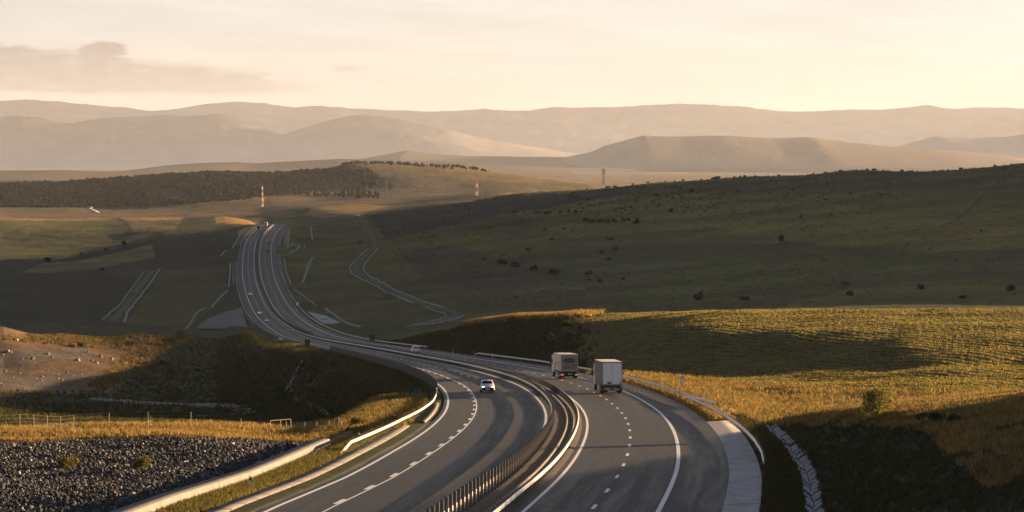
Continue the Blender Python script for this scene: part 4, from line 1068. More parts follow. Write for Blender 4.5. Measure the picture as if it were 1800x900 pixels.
post_fence([(1105,690),(1200,700),(1330,709),(1450,712),(1525,718)], 280, 480, 1.5, 34, 'wire fence with thin dark posts left of the young tree', 'wire fences', M_FDARK, pr=.03)
post_fence([(1545,722),(1620,718),(1700,722),(2300,742)], 190, 480, 1.35, 30, 'wire fence with thin dark posts right of the young tree', 'wire fences', M_FDARK, pr=.03)
def frame():
    x0, d0, z0 = pick(475, 757, 240, 330); x1, d1, z1 = pick(511, 757, 240, 330)
    r_ = empty('post_frame', (x0, d0, z0)); tag(r_, 'goal-shaped frame of pale tubes standing on the left crest', 'frame')
    hx, hd = x1-x0, d1-d0; h = 1.0
    m = MB(); m.cyl((0, 0, h), (hx, hd, h), .045, .045, 8); m.build('crossbar', M_FPOST, r_)
    for k in (0, .5, 1):
        m = MB(); m.cyl((hx*k, hd*k, -.4), (hx*k, hd*k, h-.046), .04, .04, 8); m.build('post', M_FPOST, r_)
frame()
x, d, z = pick(593, 752, 250, 340)
bx_ = MB(); bx_.box(-.17, .17, -.17, .17, -.3, .85, 0, None, .03); bx_.box(-.21, .21, -.21, .21, .85, .93)
o = bx_.build('concrete_post', M_CONC); o.location = (x, d, z); tag(o, 'stout concrete post where the left fence meets the ditch', 'post')

# delineator posts
M_WHITE = simple('white_plastic', (.80, .79, .77), .5)
M_REFL = simple('reflector', (.10, .02, .01), .3)
def delineator(s, off, label):
    x, d, z = [float(q) for q in road_pt(s, off, -.1)]; z = max(z, gz(x, d)-.05)
    r_ = empty('marker_post', (x, d, z), road_dir(s)-math.pi/2); tag(r_, label, 'marker post', 'white marker posts beside the road')
    m = MB(); V = [(-.07, -.03, -.2), (.07, -.03, -.2), (0, .07, -.2), (-.07, -.03, .98), (.07, -.03, .90), (0, .07, .95)]
    m.add(V, [(0, 2, 1), (3, 4, 5), (0, 1, 4, 3), (1, 2, 5, 4), (2, 0, 3, 5)]); m.build('post', M_WHITE, r_)
    m = MB(); m.box(-.072, .072, -.035, -.029, .62, .80); m.build('band', M_BLACK, r_)
delineator(77.5, -17.4, 'white marker post in the left verge nearest the camera')
delineator(131, -17.0, 'white marker post in front of the left guardrail end')
for s_, lab in ((sa(598), 'tallest white marker post at the foot of the cut bank'), (sa(566), 'short white marker post just left of the verge guardrail start'), (sa(640), 'white marker post beside the white car going away')):
    delineator(s_, 14.6, lab)
# far white marker cabinets
x, d, z = pick(523, 537, 1300, 1600)
m = MB(); m.box(-.7, .7, -.5, .5, -.1, 1.5, 0, None, .12); m.box(-.75, .75, -.55, .55, 1.5, 1.62); o = m.build('utility_cabinet', M_WHITE); o.location = (x, d, z); tag(o, 'tiny white utility cabinet on the bank right of the far road', 'cabinet')
x, d, z = [float(q) for q in road_pt(833, -14.6)]
m = MB(); m.box(-.65, .65, -.3, .3, -.3, .75, 0, None, .08); m.box(-.55, .55, -.36, -.29, .1, .3, 1); o = m.build('rail_end_block', [M_WHITE, M_STEEL]); o.location = (x, d, z); tag(o, 'white block at the left road edge above the lit grass crest', 'barrier end')

# ================================================================== signs
def sign_board(name, s, off, w_, h_, z0, label, face_mat, back_mat, facing, cat='road sign'):
    x, d, z = [float(q) for q in road_pt(s, off, -.05)]
    r_ = empty(name, (x, d, z), facing); tag(r_, label, cat)
    for sx_ in ((-w_*.3, w_*.3) if w_ > 1.3 else (0,)):
        m = MB(); m.cyl((sx_, .06, -.4), (sx_, .06, z0+h_), .045, .045, 8); m.build('post', M_POST, r_)
    m = MB(); m.box(-w_/2, w_/2, -.02, .0, z0, z0+h_, 0); m.box(-w_/2+.03, w_/2-.03, .0005, .004, z0+.03, z0+h_-.03, 1); p = m.build('panel', [face_mat, back_mat], r_)
    return r_, p
M_SIGNB = simple('sign_back_dark', (.018, .020, .022), .6)
M_GREEN = simple('sign_green', (.10, .42, .32), .45); M_PALEG = simple('sign_pale_green', (.42, .70, .56), .45); M_TEAL = simple('sign_teal', (.02, .10, .12), .5)
sign_board('road_sign', 634, -14.5, 1.45, 1.6, .35, 'dark back of a square road sign at the left edge of the bend', M_SIGNB, M_SIGNB, 0)
sign_board('road_sign', 791, 13.4, 1.75, 1.9, .45, 'dark back of a square road sign at the right edge beyond the white car', M_SIGNB, M_SIGNB, 0)
sign_board('road_sign', 250, -16.6, 1.0, .75, .0, 'small teal sign half hidden on the dark slope left of the guardrail', M_TEAL, M_SIGNB, 0)
x, d, z = pick(570, 566, 1100, 1450)
r_ = empty('road_sign', (x, d, z)); tag(r_, 'long low green sign on the far concrete apron', 'road sign')
m = MB(); m.box(-1.35, 1.35, -.03, .03, .5, 1.7, 0); m.build('panel', M_GREEN, r_)
m = MB(); m.box(-1.3, 1.3, -.045, -.031, .55, .85, 0); m.box(-.12, .12, -.045, -.031, .85, 1.35, 0); m.build('marking', M_WHITE, r_)
for sx_ in (-1, 1):
    m = MB(); m.cyl((sx_, .08, -.4), (sx_, .08, 1.6), .06, .06, 8); m.build('post', M_POST, r_)
# kilometre board in the grass, green over white, with a dark 1
x, d, z = pick(1199, 677, 300, 460)
r_ = empty('kilometre_sign', (x, d, z)); tag(r_, 'small green and white kilometre board on a thin post in the golden grass', 'road sign')
m = MB(); m.cyl((0, .05, -.5), (0, .05, 1.2), .03, .03, 8); m.build('post', M_FPOST, r_)
m = MB(); m.box(-.33, .33, -.015, .015, .78, 1.22, 0, None, .006); m.build('upper_panel', M_PALEG, r_)
m = MB(); m.box(-.40, .40, -.015, .015, .36, .77, 0, None, .006); m.build('lower_panel', M_WHITE, r_)
m = MB(); m.box(.02, .09, -.022, -.0155, .88, 1.14); m.add([(-.05, -.022, 1.05), (.0, -.022, 1.03), (.02, -.022, 1.14), (.02, -.022, 1.09)], [(0, 1, 3, 2)]); m.build('numeral', M_TEAL, r_)
# dark panels in the median of the bend
def median_panel():
    a = sa(1000); b = sa(1165); s = np.linspace(a, b, 24); x0, d0, z0 = [float(q) for q in road_pt(a, .4)]
    r_ = empty('median_screen', (x0, d0, z0)); tag(r_, 'dark solid screen standing in the median of the far bend', 'barrier'); m = MB()
    for i in range(23):
        p = np.array([float(q) for q in road_pt(s[i]+.05, .4)])-[x0, d0, z0]; q = np.array([float(q) for q in road_pt(s[i+1]-.05, .4)])-[x0, d0, z0]
        nrm = np.array([q[1]-p[1], p[0]-q[0], 0]); nrm = nrm/np.linalg.norm(nrm)*.05; h = 1.7
        V = [p-nrm, q-nrm, q+nrm, p+nrm, p-nrm+[0, 0, h], q-nrm+[0, 0, h], q+nrm+[0, 0, h], p+nrm+[0, 0, h]]
        m.add(V, [(3,2,1,0),(4,5,6,7),(0,1,5,4),(1,2,6,5),(2,3,7,6),(3,0,4,7)])
    m.build('panels', M_DARKP, r_)
    pm = MB(); pm.box(-.07, .07, -.07, .07, -.2, 1.78); first = None
    for i in range(0, 24, 3):
        p = np.array([float(q) for q in road_pt(s[i], .4)])-[x0, d0, z0]
        if first is None: first = pm.build('post', M_BLACK, r_); q = first
        else: q = first.copy(); COL.objects.link(q)
        q.location = tuple(p)
median_panel()

# ================================================================== masts
M_RED = simple('mast_red', (.36, .10, .07), .6); M_MWHITE = simple('mast_white', (.75, .70, .66), .6); M_MGREY = simple('mast_grey', (.05, .045, .045), .7)
def mast(u, v, near, far, h, wb, wt, nb, label, mats, top=0., arms=False):
    x, d, z = pick(u, v, near, far)
    r_ = empty('lattice_mast', (x, d, z)); tag(r_, label, 'mast')
    k = max(.05, h*.008)
    for i in range(nb):
        a0, a1 = i/nb, (i+1)/nb; w0 = wb+(wt-wb)*a0; w1 = wb+(wt-wb)*a1; m = MB()
        P0 = [(sx_*w0/2, sy*w0/2, a0*h) for sx_, sy in ((-1,-1),(1,-1),(1,1),(-1,1))]; P1 = [(sx_*w1/2, sy*w1/2, a1*h) for sx_, sy in ((-1,-1),(1,-1),(1,1),(-1,1))]
        for q in range(4):
            m.cyl(P0[q], P1[q], k*1.5, None, 5); m.cyl(P0[q], P1[(q+1) % 4], k, None, 4); m.cyl(P1[q], P0[(q+1) % 4], k, None, 4); m.cyl(P1[q], P1[(q+1) % 4], k, None, 4)
        m.build('lattice_section', mats[i % len(mats)], r_)
    if top: m = MB(); m.cyl((0, 0, h-.5), (0, 0, h+top), k*1.6, k, 5); m.build('aerial', M_MGREY, r_)
    if arms:
        for zz_ in (.72, .86, .98):
            m = MB(); m.cyl((-h*.16, 0, h*zz_), (h*.16, 0, h*zz_), k*1.6, None, 5); m.cyl((-h*.16, 0, h*zz_), (0, 0, h*(zz_+.05)), k, None, 4); m.cyl((h*.16, 0, h*zz_), (0, 0, h*(zz_+.05)), k, None, 4); m.build('crossarm', M_MGREY, r_)
    else:
        m = MB()
        for a in range(3):
            m.box(wt*.55, wt*.85, -.2, .2, h*.9, h*.97, 0, Matrix.Rotation(a*2.09, 4, 'Z'))
        m.build('antenna', M_MWHITE, r_)
mast(461, 364, 3200, 4300, 28, 1.7, .9, 7, 'red and white lattice mast beyond the top of the road', [M_MWHITE, M_RED], 2)
mast(838, 344, 3000, 4600, 20, 2.8, 1.6, 4, 'red and white lattice mast with a tall aerial above the crest of the hill', [M_MWHITE, M_RED], 12)
mast(679, 352, 3300, 4600, 26, 1.4, .6, 6, 'thin dark lattice mast on the pale slope right of the wood', [M_MGREY], 3)
mast(1061, 325, 5300, 12000, 42, 6, 2.2, 6, 'hazy power pylon on the far plain above the hill crest', [M_MGREY], 0, True)

# ================================================================== vehicles
def glass_mat(name, col=(.012, .016, .02)):
    return simple(name, col, .22, spec=.25)
M_GLASS = glass_mat('dark_glass'); M_TYRE = simple('tyre_rubber', (.014, .014, .015), .85); M_RIM = simple('alloy_rim', (.45, .45, .46), .35, .8)
M_PLATE = simple('number_plate', (.72, .72, .68), .5); M_TRIM = simple('black_trim', (.015, .016, .018), .55)
def emis(name, col, s):
    m, n, l, o = new_mat(name); b = n.new('ShaderNodeBsdfPrincipled'); b.inputs['Base Color'].default_value = (*col, 1); b.inputs['Roughness'].default_value = .3
    b.inputs['Emission Color'].default_value = (*col, 1); b.inputs['Emission Strength'].default_value = s; l.new(b.outputs[0], o.inputs[0]); return m
M_TAIL = emis('tail_lamp_lit', (.8, .16, .07), .18); M_TAILOFF = simple('tail_lamp', (.30, .02, .012), .25); M_HEAD = emis('headlamp_lit', (1, .95, .85), .55); M_AMBER = simple('amber_reflector', (.5, .15, .02), .3)
def paint_mat(name, col): return simple(name, col, .28, coat=.6, spec=.5)

CAR = { # station y (rear -> front, fraction), zbot, belt z, belt half-width, top z, top half-width
 'hatch': [(-.5,.34,.62,.72,.80,.66),(-.47,.26,.82,.84,.98,.74),(-.40,.22,.90,.88,1.36,.66),(-.30,.20,.92,.90,1.50,.66),(-.05,.20,.92,.90,1.53,.67),(.10,.20,.92,.90,1.47,.64),(.235,.20,.93,.90,1.06,.74),(.34,.20,.90,.89,.98,.72),(.43,.21,.82,.86,.88,.66),(.485,.25,.70,.78,.76,.60),(.5,.34,.58,.68,.64,.55)],
 'saloon': [(-.5,.36,.66,.70,.86,.62),(-.47,.26,.84,.82,.98,.72),(-.33,.21,.90,.86,1.02,.70),(-.20,.20,.90,.88,1.38,.62),(-.04,.20,.90,.88,1.43,.63),(.08,.20,.90,.88,1.38,.61),(.23,.20,.90,.88,1.02,.72),(.34,.20,.88,.87,.95,.70),(.43,.21,.80,.84,.86,.64),(.485,.25,.68,.76,.74,.58),(.5,.34,.56,.66,.62,.52)],
}
def car(name, s, off, heading, col, label, L=4.35, Wd=1.85, kind='hatch', lit=True, group=None, hsc=1.0):
    st = CAR[kind]; k = Wd/2/.90
    x, d, z = [float(q) for q in road_pt(s, off, .012)]
    slope = (float(road_pt(s+2, off)[2])-float(road_pt(s-2, off)[2]))/4
    r_ = empty(name, (x, d, z)); rz = road_dir(s)-math.pi/2+(math.pi if heading < 0 else 0)
    r_.rotation_euler = (math.atan(slope)*(1 if heading > 0 else -1), 0, rz)
    tag(r_, label, 'car', group)
    mp = paint_mat('car_paint', col)
    rings = []
    for y, zb, zl, wl, zt, wt in st:
        y *= L; wl *= k; wt *= k; zl *= hsc; zt *= hsc
        rings.append([(0, y, zb), (wl*.86, y, zb), (wl*.98, y, zb+.12), (wl, y, (zb+zl)/2), (wl*.985, y, zl-.05), (wl*.95, y, zl), (wt, y, zt-.04), (wt*.82, y, zt), (0, y, zt+.025)])
    V = []; nr_ = 16
    for rg_ in rings: V += rg_ + [(-p[0], p[1], p[2]) for p in reversed(rg_[1:-1])]
    Fc = []
    for i in range(len(rings)-1):
        for j in range(nr_): Fc.append((i*nr_+j, (i+1)*nr_+j, (i+1)*nr_+(j+1) % nr_, i*nr_+(j+1) % nr_))
    Fc += [tuple(reversed(range(nr_))), tuple((len(rings)-1)*nr_+j for j in range(nr_))]
    bm = bmesh.new(); vs = [bm.verts.new(v) for v in V]
    for f in Fc: bm.faces.new([vs[i] for i in f])
    bmesh.ops.recalc_face_normals(bm, faces=bm.faces[:]); me = bpy.data.meshes.new('body'); bm.to_mesh(me); bm.free()
    me.materials.append(mp); me.polygons.foreach_set('use_smooth', np.ones(len(me.polygons), bool))
    b = bpy.data.objects.new('body', me); COL.objects.link(b); b.parent = r_
    # glazing: quads lying just outside the body shell
    def Q(i, j): return Vector(rings[i][j])
    def mir(v): return Vector((-v.x, v.y, v.z))
    hood = 6; roofi = 5; out = .012
    def pane(nm, a, b_, c_, d_, mat=M_GLASS, t=.03):
        nrm = (b_-a).cross(d_-a).normalized(); cen = (a+b_+c_+d_)/4
        if nrm.dot(cen-Vector((0, 0, .8))) < 0: nrm = -nrm
        m = MB(); P = [p+nrm*out for p in (a, b_, c_, d_)]; I = [p-nrm*t for p in (a, b_, c_, d_)]
        m.add(P+I, [(0,1,2,3),(7,6,5,4),(0,4,5,1),(1,5,6,2),(2,6,7,3),(3,7,4,0)]); return m.build(nm, mat, r_)
    def wide_pane(nm, i0, i1, e0, e1):
        # follows the crown of the body shell: five columns from pillar to pillar
        rows = []
        for e in (e0, (e0+e1)/2, e1):
            c8 = Q(i0, 8).lerp(Q(i1, 8), e); c7 = Q(i0, 7).lerp(Q(i1, 7), e); c6 = c7.lerp(Q(i0, 6).lerp(Q(i1, 6), e), .55)
            rows.append([mir(c6), mir(c7), c8, c7, c6])
        nrm = (rows[0][3]-rows[0][1]).cross(rows[2][2]-rows[0][2]).normalized()
        if nrm.z < 0: nrm = -nrm
        m = MB(); nV = [p+nrm*.02 for r in rows for p in r]; nI = [p-nrm*.03 for r in rows for p in r]
        F_ = [(a*5+b, a*5+b+1, (a+1)*5+b+1, (a+1)*5+b) for a in range(2) for b in range(4)]
        rim = [0, 1, 2, 3, 4, 9, 14, 13, 12, 11, 10, 5]
        m.add(nV+nI, F_+[tuple(15+q for q in reversed(f)) for f in F_]+[(rim[q], rim[(q+1) % 12], 15+rim[(q+1) % 12], 15+rim[q]) for q in range(12)])
        return m.build(nm, M_GLASS, r_)
    wide_pane('windscreen', hood, roofi, .10, .90)
    ri, rj = (1, 2) if kind == 'hatch' else (2, 3)
    wide_pane('rear_window', ri, rj, .22, .88)
    for sg in (1, -1):
        for i0, i1, t0, t1 in ((rj, 4, .25, .93), (4, 6, .07, .72)):
            a, b2 = Q(i0, 5).lerp(Q(i1, 5), t0), Q(i0, 5).lerp(Q(i1, 5), t1); c2 = Q(i0, 6).lerp(Q(min(i1, 5), 6), t1 if i1 < 6 else .75); d2 = Q(i0, 6).lerp(Q(min(i1, 5), 6), t0)
            a, d2 = a.lerp(d2, .10), d2.lerp(a, .08); b2, c2 = b2.lerp(c2, .10), c2.lerp(b2, .08)
            P = [a, b2, c2, d2]; P = P if sg > 0 else [mir(p) for p in P]; pane('side_window', *P)
    yf, yr = L*.5, -L*.5
    m = MB(); m.box(-.74*k, .74*k, yf-.42, yf+.03, .20, .64, 0, None, .05); m.build('grille', M_TRIM, r_)
    m = MB(); m.box(-.26, .26, yf+.031, yf+.045, .36, .48); m.build('number_plate', M_PLATE, r_)
    m = MB(); m.box(-.70*k, .70*k, yr-.015, yr+.28, .22, .50*hsc, 0, None, .04); m.build('rear_bumper', M_TRIM, r_)
    m = MB(); m.box(-.26, .26, yr-.03, yr-.016, .40, .52); m.build('number_plate', M_PLATE, r_)
    for sg in (1, -1):
        m = MB(); m.box(sg*.55*k-.16, sg*.55*k+.16, yf-.32, yf-.03, .62*hsc, .78*hsc, 0, Matrix.Translation((0, 0, 0)) , .04); m.build('headlight', M_HEAD if lit else M_RIM, r_)
        m = MB(); m.box(sg*.64*k-.13, sg*.64*k+.13, yr+.02, yr+.30, .68*hsc, .90*hsc, 0, None, .04); m.build('tail_light', M_TAILOFF, r_)
        m = MB(); m.box(sg*1.0*k-.09, sg*1.0*k+.09, L*.14, L*.14+.12, .93*hsc, 1.08*hsc, 0, None, .04); m.box(sg*.92*k-.05, sg*.92*k+.05, L*.145, L*.145+.06, .93*hsc, .97*hsc); m.build('mirror', M_TRIM, r_)
        for yy in (-L*.30, L*.31):
            m = MB(); m.cyl((sg*.66*k, yy, .325), (sg*.905*k, yy, .325), .325, .325, 18)
            w_ = m.build('wheel', M_TYRE, r_, False)
            m = MB(); m.cyl((sg*.90*k, yy, .325), (sg*.917*k, yy, .325), .21, .19, 12); m.build('rim', M_RIM, w_)
    return r_
WHITE = (.80, .80, .79)
car('car', 255.2, -7.55, -1, WHITE, 'white hatchback with its lights on coming towards the camera in the middle lane', lit=True)
car('car', 527.3, 4.1, 1, WHITE, 'white sport utility car driving away beside the cut bank', L=4.6, Wd=1.95, hsc=1.1, lit=False)
GF = 'cars on the far stretch of road'
car('car', 1425.5, -7.6, -1, (.62, .58, .54), 'silver car coming down the far bend, the highest of three in a row', group=GF, kind='saloon', Wd=1.9)
car('car', 1249.8, -7.7, -1, WHITE, 'white car coming down the far bend, in the middle of three', group=GF, Wd=1.95)
car('car', 1166.6, -7.6, -1, (.26, .23, .21), 'dark grey car with bright lamps, the lowest of three on the far bend', group=GF, kind='saloon')
car('car', 1870.3, 7.4, 1, (.02, .018, .018), 'black car driving away on the far climb, the nearer of two', group=GF, kind='saloon', Wd=2.0)
car('car', 1965.0, 7.6, 1, (.03, .02, .02), 'dark car driving away on the far climb, the farther of two', group=GF, Wd=2.0)

def wheel(m_name, parent, x0, x1, y, r):
    m = MB(); m.cyl((x0, y, r), (x1, y, r), r, r, 20); w_ = m.build('wheel', M_TYRE, parent)
    e = x1 if abs(x1) > abs(x0) else x0; sg = 1 if e > 0 else -1
    m = MB(); m.cyl((e-.02*sg, y, r), (e+.02*sg, y, r), r*.58, r*.5, 14); m.build('rim', M_RIM, w_)
def lorry(s, off, heading, label, Lb, H, style, Wd=2.55, z0=1.15, cab=True, group='lorries'):
    """rear end of the box at chainage s"""
    x, d, z = [float(q) for q in road_pt(s, off, .012)]; slope = (float(road_pt(s+6, off)[2])-float(road_pt(s-6, off)[2]))/12
    r_ = empty('lorry', (x, d, z)); r_.rotation_euler = (math.atan(slope)*(1 if heading > 0 else -1), 0, road_dir(s+6*heading)-math.pi/2+(math.pi if heading < 0 else 0)); tag(r_, label, 'lorry', group)
    h2 = Wd/2
    m = MB(); m.box(-h2, h2, .06, Lb, z0, H-.04, 0, None, .03); m.build('cargo_box', style['side'], r_)
    m = MB(); m.box(-h2-.01, h2+.01, .02, Lb+.01, H-.04, H+.04, 0, None, .025); m.build('roof', style['roof'], r_)
    for sg in (-1, 1):
        m = MB(); m.box(min(sg*.015, sg*(h2-.10)), max(sg*.015, sg*(h2-.10)), -.0, .058, z0+.04, H-.14, 0, None, .01)
        dr_ = m.build('rear_door', style['door'], r_)
        m = MB()
        for q in (.62,): m.cyl((sg*h2*q, -.012, z0+.06), (sg*h2*q, -.012, H-.18), .012, .012, 6)
        for zz_ in (.18, .5, .8): m.box(sg*(h2-.10)-.05, sg*(h2-.10)+.05, -.035, .01, z0+(H-z0)*zz_-.03, z0+(H-z0)*zz_+.03)
        m.build('lock_rod', style['rod'], dr_)
    m = MB(); m.box(-h2, -h2+.10, -.01, .08, z0-.02, H-.05); m.box(h2-.10, h2, -.01, .08, z0-.02, H-.05); m.box(-h2, h2, -.01, .08, H-.15, H-.05); m.box(-h2, h2, -.012, .08, z0-.10, z0+.03); m.build('door_frame', style['frame'], r_)
    m = MB(); m.box(-h2*.9, h2*.9, .3, Lb-.4, .75, z0, 0); m.box(-h2*.97, h2*.97, .02, .20, .42, .72, 0, None, .02); m.build('chassis', M_TRIM, r_)
    m = MB(); m.box(-h2, -h2+.03, 1.8, Lb*.42, .45, 1.0); m.box(h2-.03, h2, 1.8, Lb*.42, .45, 1.0); m.build('side_guard', M_TRIM, r_)
    for sg in (-1, 1):
        m = MB(); m.box(sg*h2*.86-.26, sg*h2*.86+.26 if sg < 0 else sg*h2*.86+.17, -.005, .02, .50, .66, 0, None, .015)
        t = m.build('tail_light', style['tail'], r_)
        m = MB(); m.box(sg*h2*.42-.30, sg*h2*.42+.30, -.006, .015, .52, .64, 0); m.build('marker_plate', style['plate'], r_)
        m = MB(); m.box(sg*h2*.72-.34, sg*h2*.72+.34, .20, .23, .18, .50, 0); m.build('mud_flap', M_TRIM, r_)
    m = MB(); m.box(-.26, .26, -.012, .015, .66, .78); m.build('number_plate', M_AMBER if style.get('amber') else M_PLATE, r_)
    for y in style['axles']:
        for sg in (-1, 1): wheel('wheel', r_, sg*(h2-.36), sg*(h2-.02), y, .50)
    if cab:
        y0 = Lb+.55; m = MB(); m.box(-1.22, 1.22, y0, y0+2.1, .75, min(H-.3, 3.45), 0, None, .12); m.box(-1.05, 1.05, y0+.1, y0+1.5, min(H-.3, 3.45)-.05, min(H-.05, 3.8), 0, None, .1); cb = m.build('cab', style['cab'], r_)
        m = MB(); m.box(-1.08, 1.08, y0+2.07, y0+2.13, 1.9, 2.85, 0, None, .02); m.build('windscreen', M_GLASS, cb)
        for sg in (-1, 1):
            m = MB(); m.box(sg*1.2-.04, sg*1.2+.04, y0+.9, y0+1.8, 1.9, 2.7, 0, None, .02); m.build('side_window', M_GLASS, cb)
            m = MB(); m.box(sg*1.42-.11, sg*1.42+.11, y0+1.85, y0+1.95, 1.9, 2.7, 0, None, .03); m.build('mirror', M_TRIM, cb)
            wheel('wheel', r_, sg*.88, sg*1.2, y0+1.0, .50)
    return r_
M_BOXGREY = simple('grey_curtain', (.085, .082, .08), .6, noise=.5, nscale=.8)
M_ROOFW = simple('white_roof', (.78, .75, .71), .5, noise=.3, nscale=.7); M_DOORW = simple('pale_blue_white_door', (.86, .88, .88), .4, noise=.3, nscale=1.0, col2=(.72, .74, .75))
M_FRAMEG = simple('grey_frame', (.20, .21, .22), .5); M_BEIGE = simple('beige_box', (.70, .66, .61), .5, noise=.4, nscale=.5, col2=(.58, .50, .42)); M_TAN = simple('tan_door', (.36, .28, .20), .6, noise=.7, nscale=1.2, col2=(.18, .13, .09)); M_RODG = simple('lock_rod_grey', (.40, .41, .42), .4, .4)
t1 = lorry(243.6, 7.85, 1, 'white-roofed lorry with pale blue-white rear doors and a dark side, the nearer of two', 13.6, 4.0, dict(side=M_BOXGREY, roof=M_ROOFW, door=M_DOORW, rod=M_DOORW, frame=M_FRAMEG, tail=M_TAILOFF, plate=M_PLATE, cab=simple('cab_white', (.6, .6, .58), .4), axles=(2.2, 3.5, 4.8), amber=True))
# rows of pale lettering on its left side, far too small to read
m = MB()
for c_ in range(3):
    for r2 in range(8):
        zz_ = 1.75+r2*.24; ln = (1.5, .9, 1.2, .7, 1.4, 1.0, .8, 1.3)[(r2+c_*3) % 8]
        m.box(-1.285, -1.277, 1.0+c_*4.0, 1.0+c_*4.0+ln, zz_, zz_+.13)
m.build('side_lettering', simple('faded_lettering', (.30, .28, .27), .6), t1)
m = MB(); m.box(-.62, -.12, -.018, -.002, 1.22, 1.5); m.build('placard', simple('dark_placard', (.16, .09, .08), .6), t1)
m = MB(); m.box(.92, 1.08, -.018, -.002, 1.28, 1.46); m.build('small_placard', M_TEAL, t1)
t2 = lorry(304.0, 7.75, 1, 'beige lorry with a dark oval badge on its tan rear and lit tail lamps', 9.6, 3.62, dict(side=M_BEIGE, roof=M_ROOFW, door=M_TAN, rod=M_RODG, frame=simple('beige_frame', (.42, .38, .32), .5), tail=M_TAIL, plate=M_TRIM, cab=simple('cab_white', (.6, .6, .58), .4), axles=(2.0, 3.3)), z0=1.2)
m = MB(); n_ = 32
V = [(.98*math.cos(2*math.pi*i/n_)*.92, -.04, 2.72+.34*math.sin(2*math.pi*i/n_)) for i in range(n_)]; V2 = [(a, -.056, c) for a, _, c in V]
m.add(V+V2, [tuple(range(n_, 2*n_))]+[(i, (i+1) % n_, n_+(i+1) % n_, n_+i) for i in range(n_)]); m.build('oval_badge', simple('dark_badge', (.035, .04, .05), .5), t2)
m = MB(); rr_ = random.Random(4)
for i in range(8):
    x0 = -.62+i*.16; m.box(x0, x0+.11, -.066, -.058, 2.62+rr_.uniform(0, .02), 2.80+rr_.uniform(-.03, .03))
m.build('badge_lettering', simple('badge_letters', (.12, .12, .13), .5), t2)
m = MB()                                    # faded landscape print on the doors and the left side
for i in range(26):
    x0 = rr_.uniform(-1.05, .8); zz_ = rr_.uniform(1.45, 2.15); m.box(x0, x0+rr_.uniform(.2, .5), -.0125-.0002*i, -.0015, zz_, zz_+rr_.uniform(.04, .10))
m.build('rear_print', simple('olive_print', (.16, .13, .07), .6), t2)
m = MB()
for i in range(30):
    y0 = rr_.uniform(.8, 8.2); zz_ = rr_.uniform(1.5, 2.6)-.03*y0; m.box(-1.287-.0002*i, -1.277, y0, y0+rr_.uniform(.5, 1.2), zz_, zz_+rr_.uniform(.08, .22))
m.build('side_print', simple('rust_print', (.42, .24, .15), .6), t2)
# two vehicles at the top of the road
lorry(2348, -4.2, -1, 'tiny white lorry at the very top of the road', 7.0, 3.5, dict(side=simple('white_box', (.7, .69, .67), .5), roof=M_ROOFW, door=M_DOORW, rod=M_RODG, frame=M_FRAMEG, tail=M_TAILOFF, plate=M_TRIM, cab=simple('cab_white', (.75, .74, .72), .4), axles=(1.6, 2.8)), group='lorries')
lorry(2268, -7.5, -1, 'tiny dark lorry just below the top of the road', 5.2, 2.9, dict(side=simple('dark_box', (.03, .035, .04), .5), roof=M_FRAMEG, door=M_TRIM, rod=M_RODG, frame=M_TRIM, tail=M_TAILOFF, plate=M_TRIM, cab=simple('cab_dark', (.03, .035, .045), .4), axles=(1.2,)), z0=.9, group='lorries')
#@@END4
# ------------------------------------------------------------------ light, sky and air
VEIL = (2.88, 2.90, 2.86); BANK = (1.30, 1.14, 1.05)
SUN_AZ, SUN_EL = 61.0, 5.9           # azimuth to the right of the view axis
w = bpy.data.worlds.new('World'); sc.world = w; w.use_nodes = True
n, l = w.node_tree.nodes, w.node_tree.links; n.clear()
wo = n.new('ShaderNodeOutputWorld'); bg = n.new('ShaderNodeBackground'); l.new(bg.outputs[0], wo.inputs[0])
sky = n.new('ShaderNodeTexSky'); sky.sky_type = 'NISHITA'; sky.sun_disc = False
sky.sun_elevation = R(SUN_EL); sky.sun_rotation = R(SUN_AZ); sky.altitude = 400; sky.air_density = 1.0; sky.dust_density = 1.0; sky.ozone_density = 1.0
tc = n.new('ShaderNodeTexCoord'); nv = n.new('ShaderNodeVectorMath'); nv.operation = 'NORMALIZE'; l.new(tc.outputs['Generated'], nv.inputs[0])
sx = n.new('ShaderNodeSeparateXYZ'); l.new(nv.outputs[0], sx.inputs[0])
hz = n.new('ShaderNodeMapRange'); hz.interpolation_type = 'SMOOTHSTEP'; hz.inputs[1].default_value = .05; hz.inputs[2].default_value = .32; l.new(sx.outputs['Z'], hz.inputs[0])
gn = n.new('ShaderNodeValToRGB'); l.new(sx.outputs['Z'], gn.inputs[0])
cr_ = gn.color_ramp; cr_.elements[0].position = .012; cr_.elements[0].color = (.64, .71, 1.38, 1); cr_.elements[1].position = .34; cr_.elements[1].color = (.13, .21, .34, 1)  # unseen upper sky dimmed and blued to deepen the shade
e_ = cr_.elements.new(.06); e_.color = (.66, .70, 1.24, 1)
e_ = cr_.elements.new(.12); e_.color = (.56, .62, .92, 1)
ml = n.new('ShaderNodeMix'); ml.data_type = 'RGBA'; ml.blend_type = 'MULTIPLY'; ml.inputs[0].default_value = 1; l.new(sky.outputs[0], ml.inputs[6]); l.new(gn.outputs[0], ml.inputs[7])
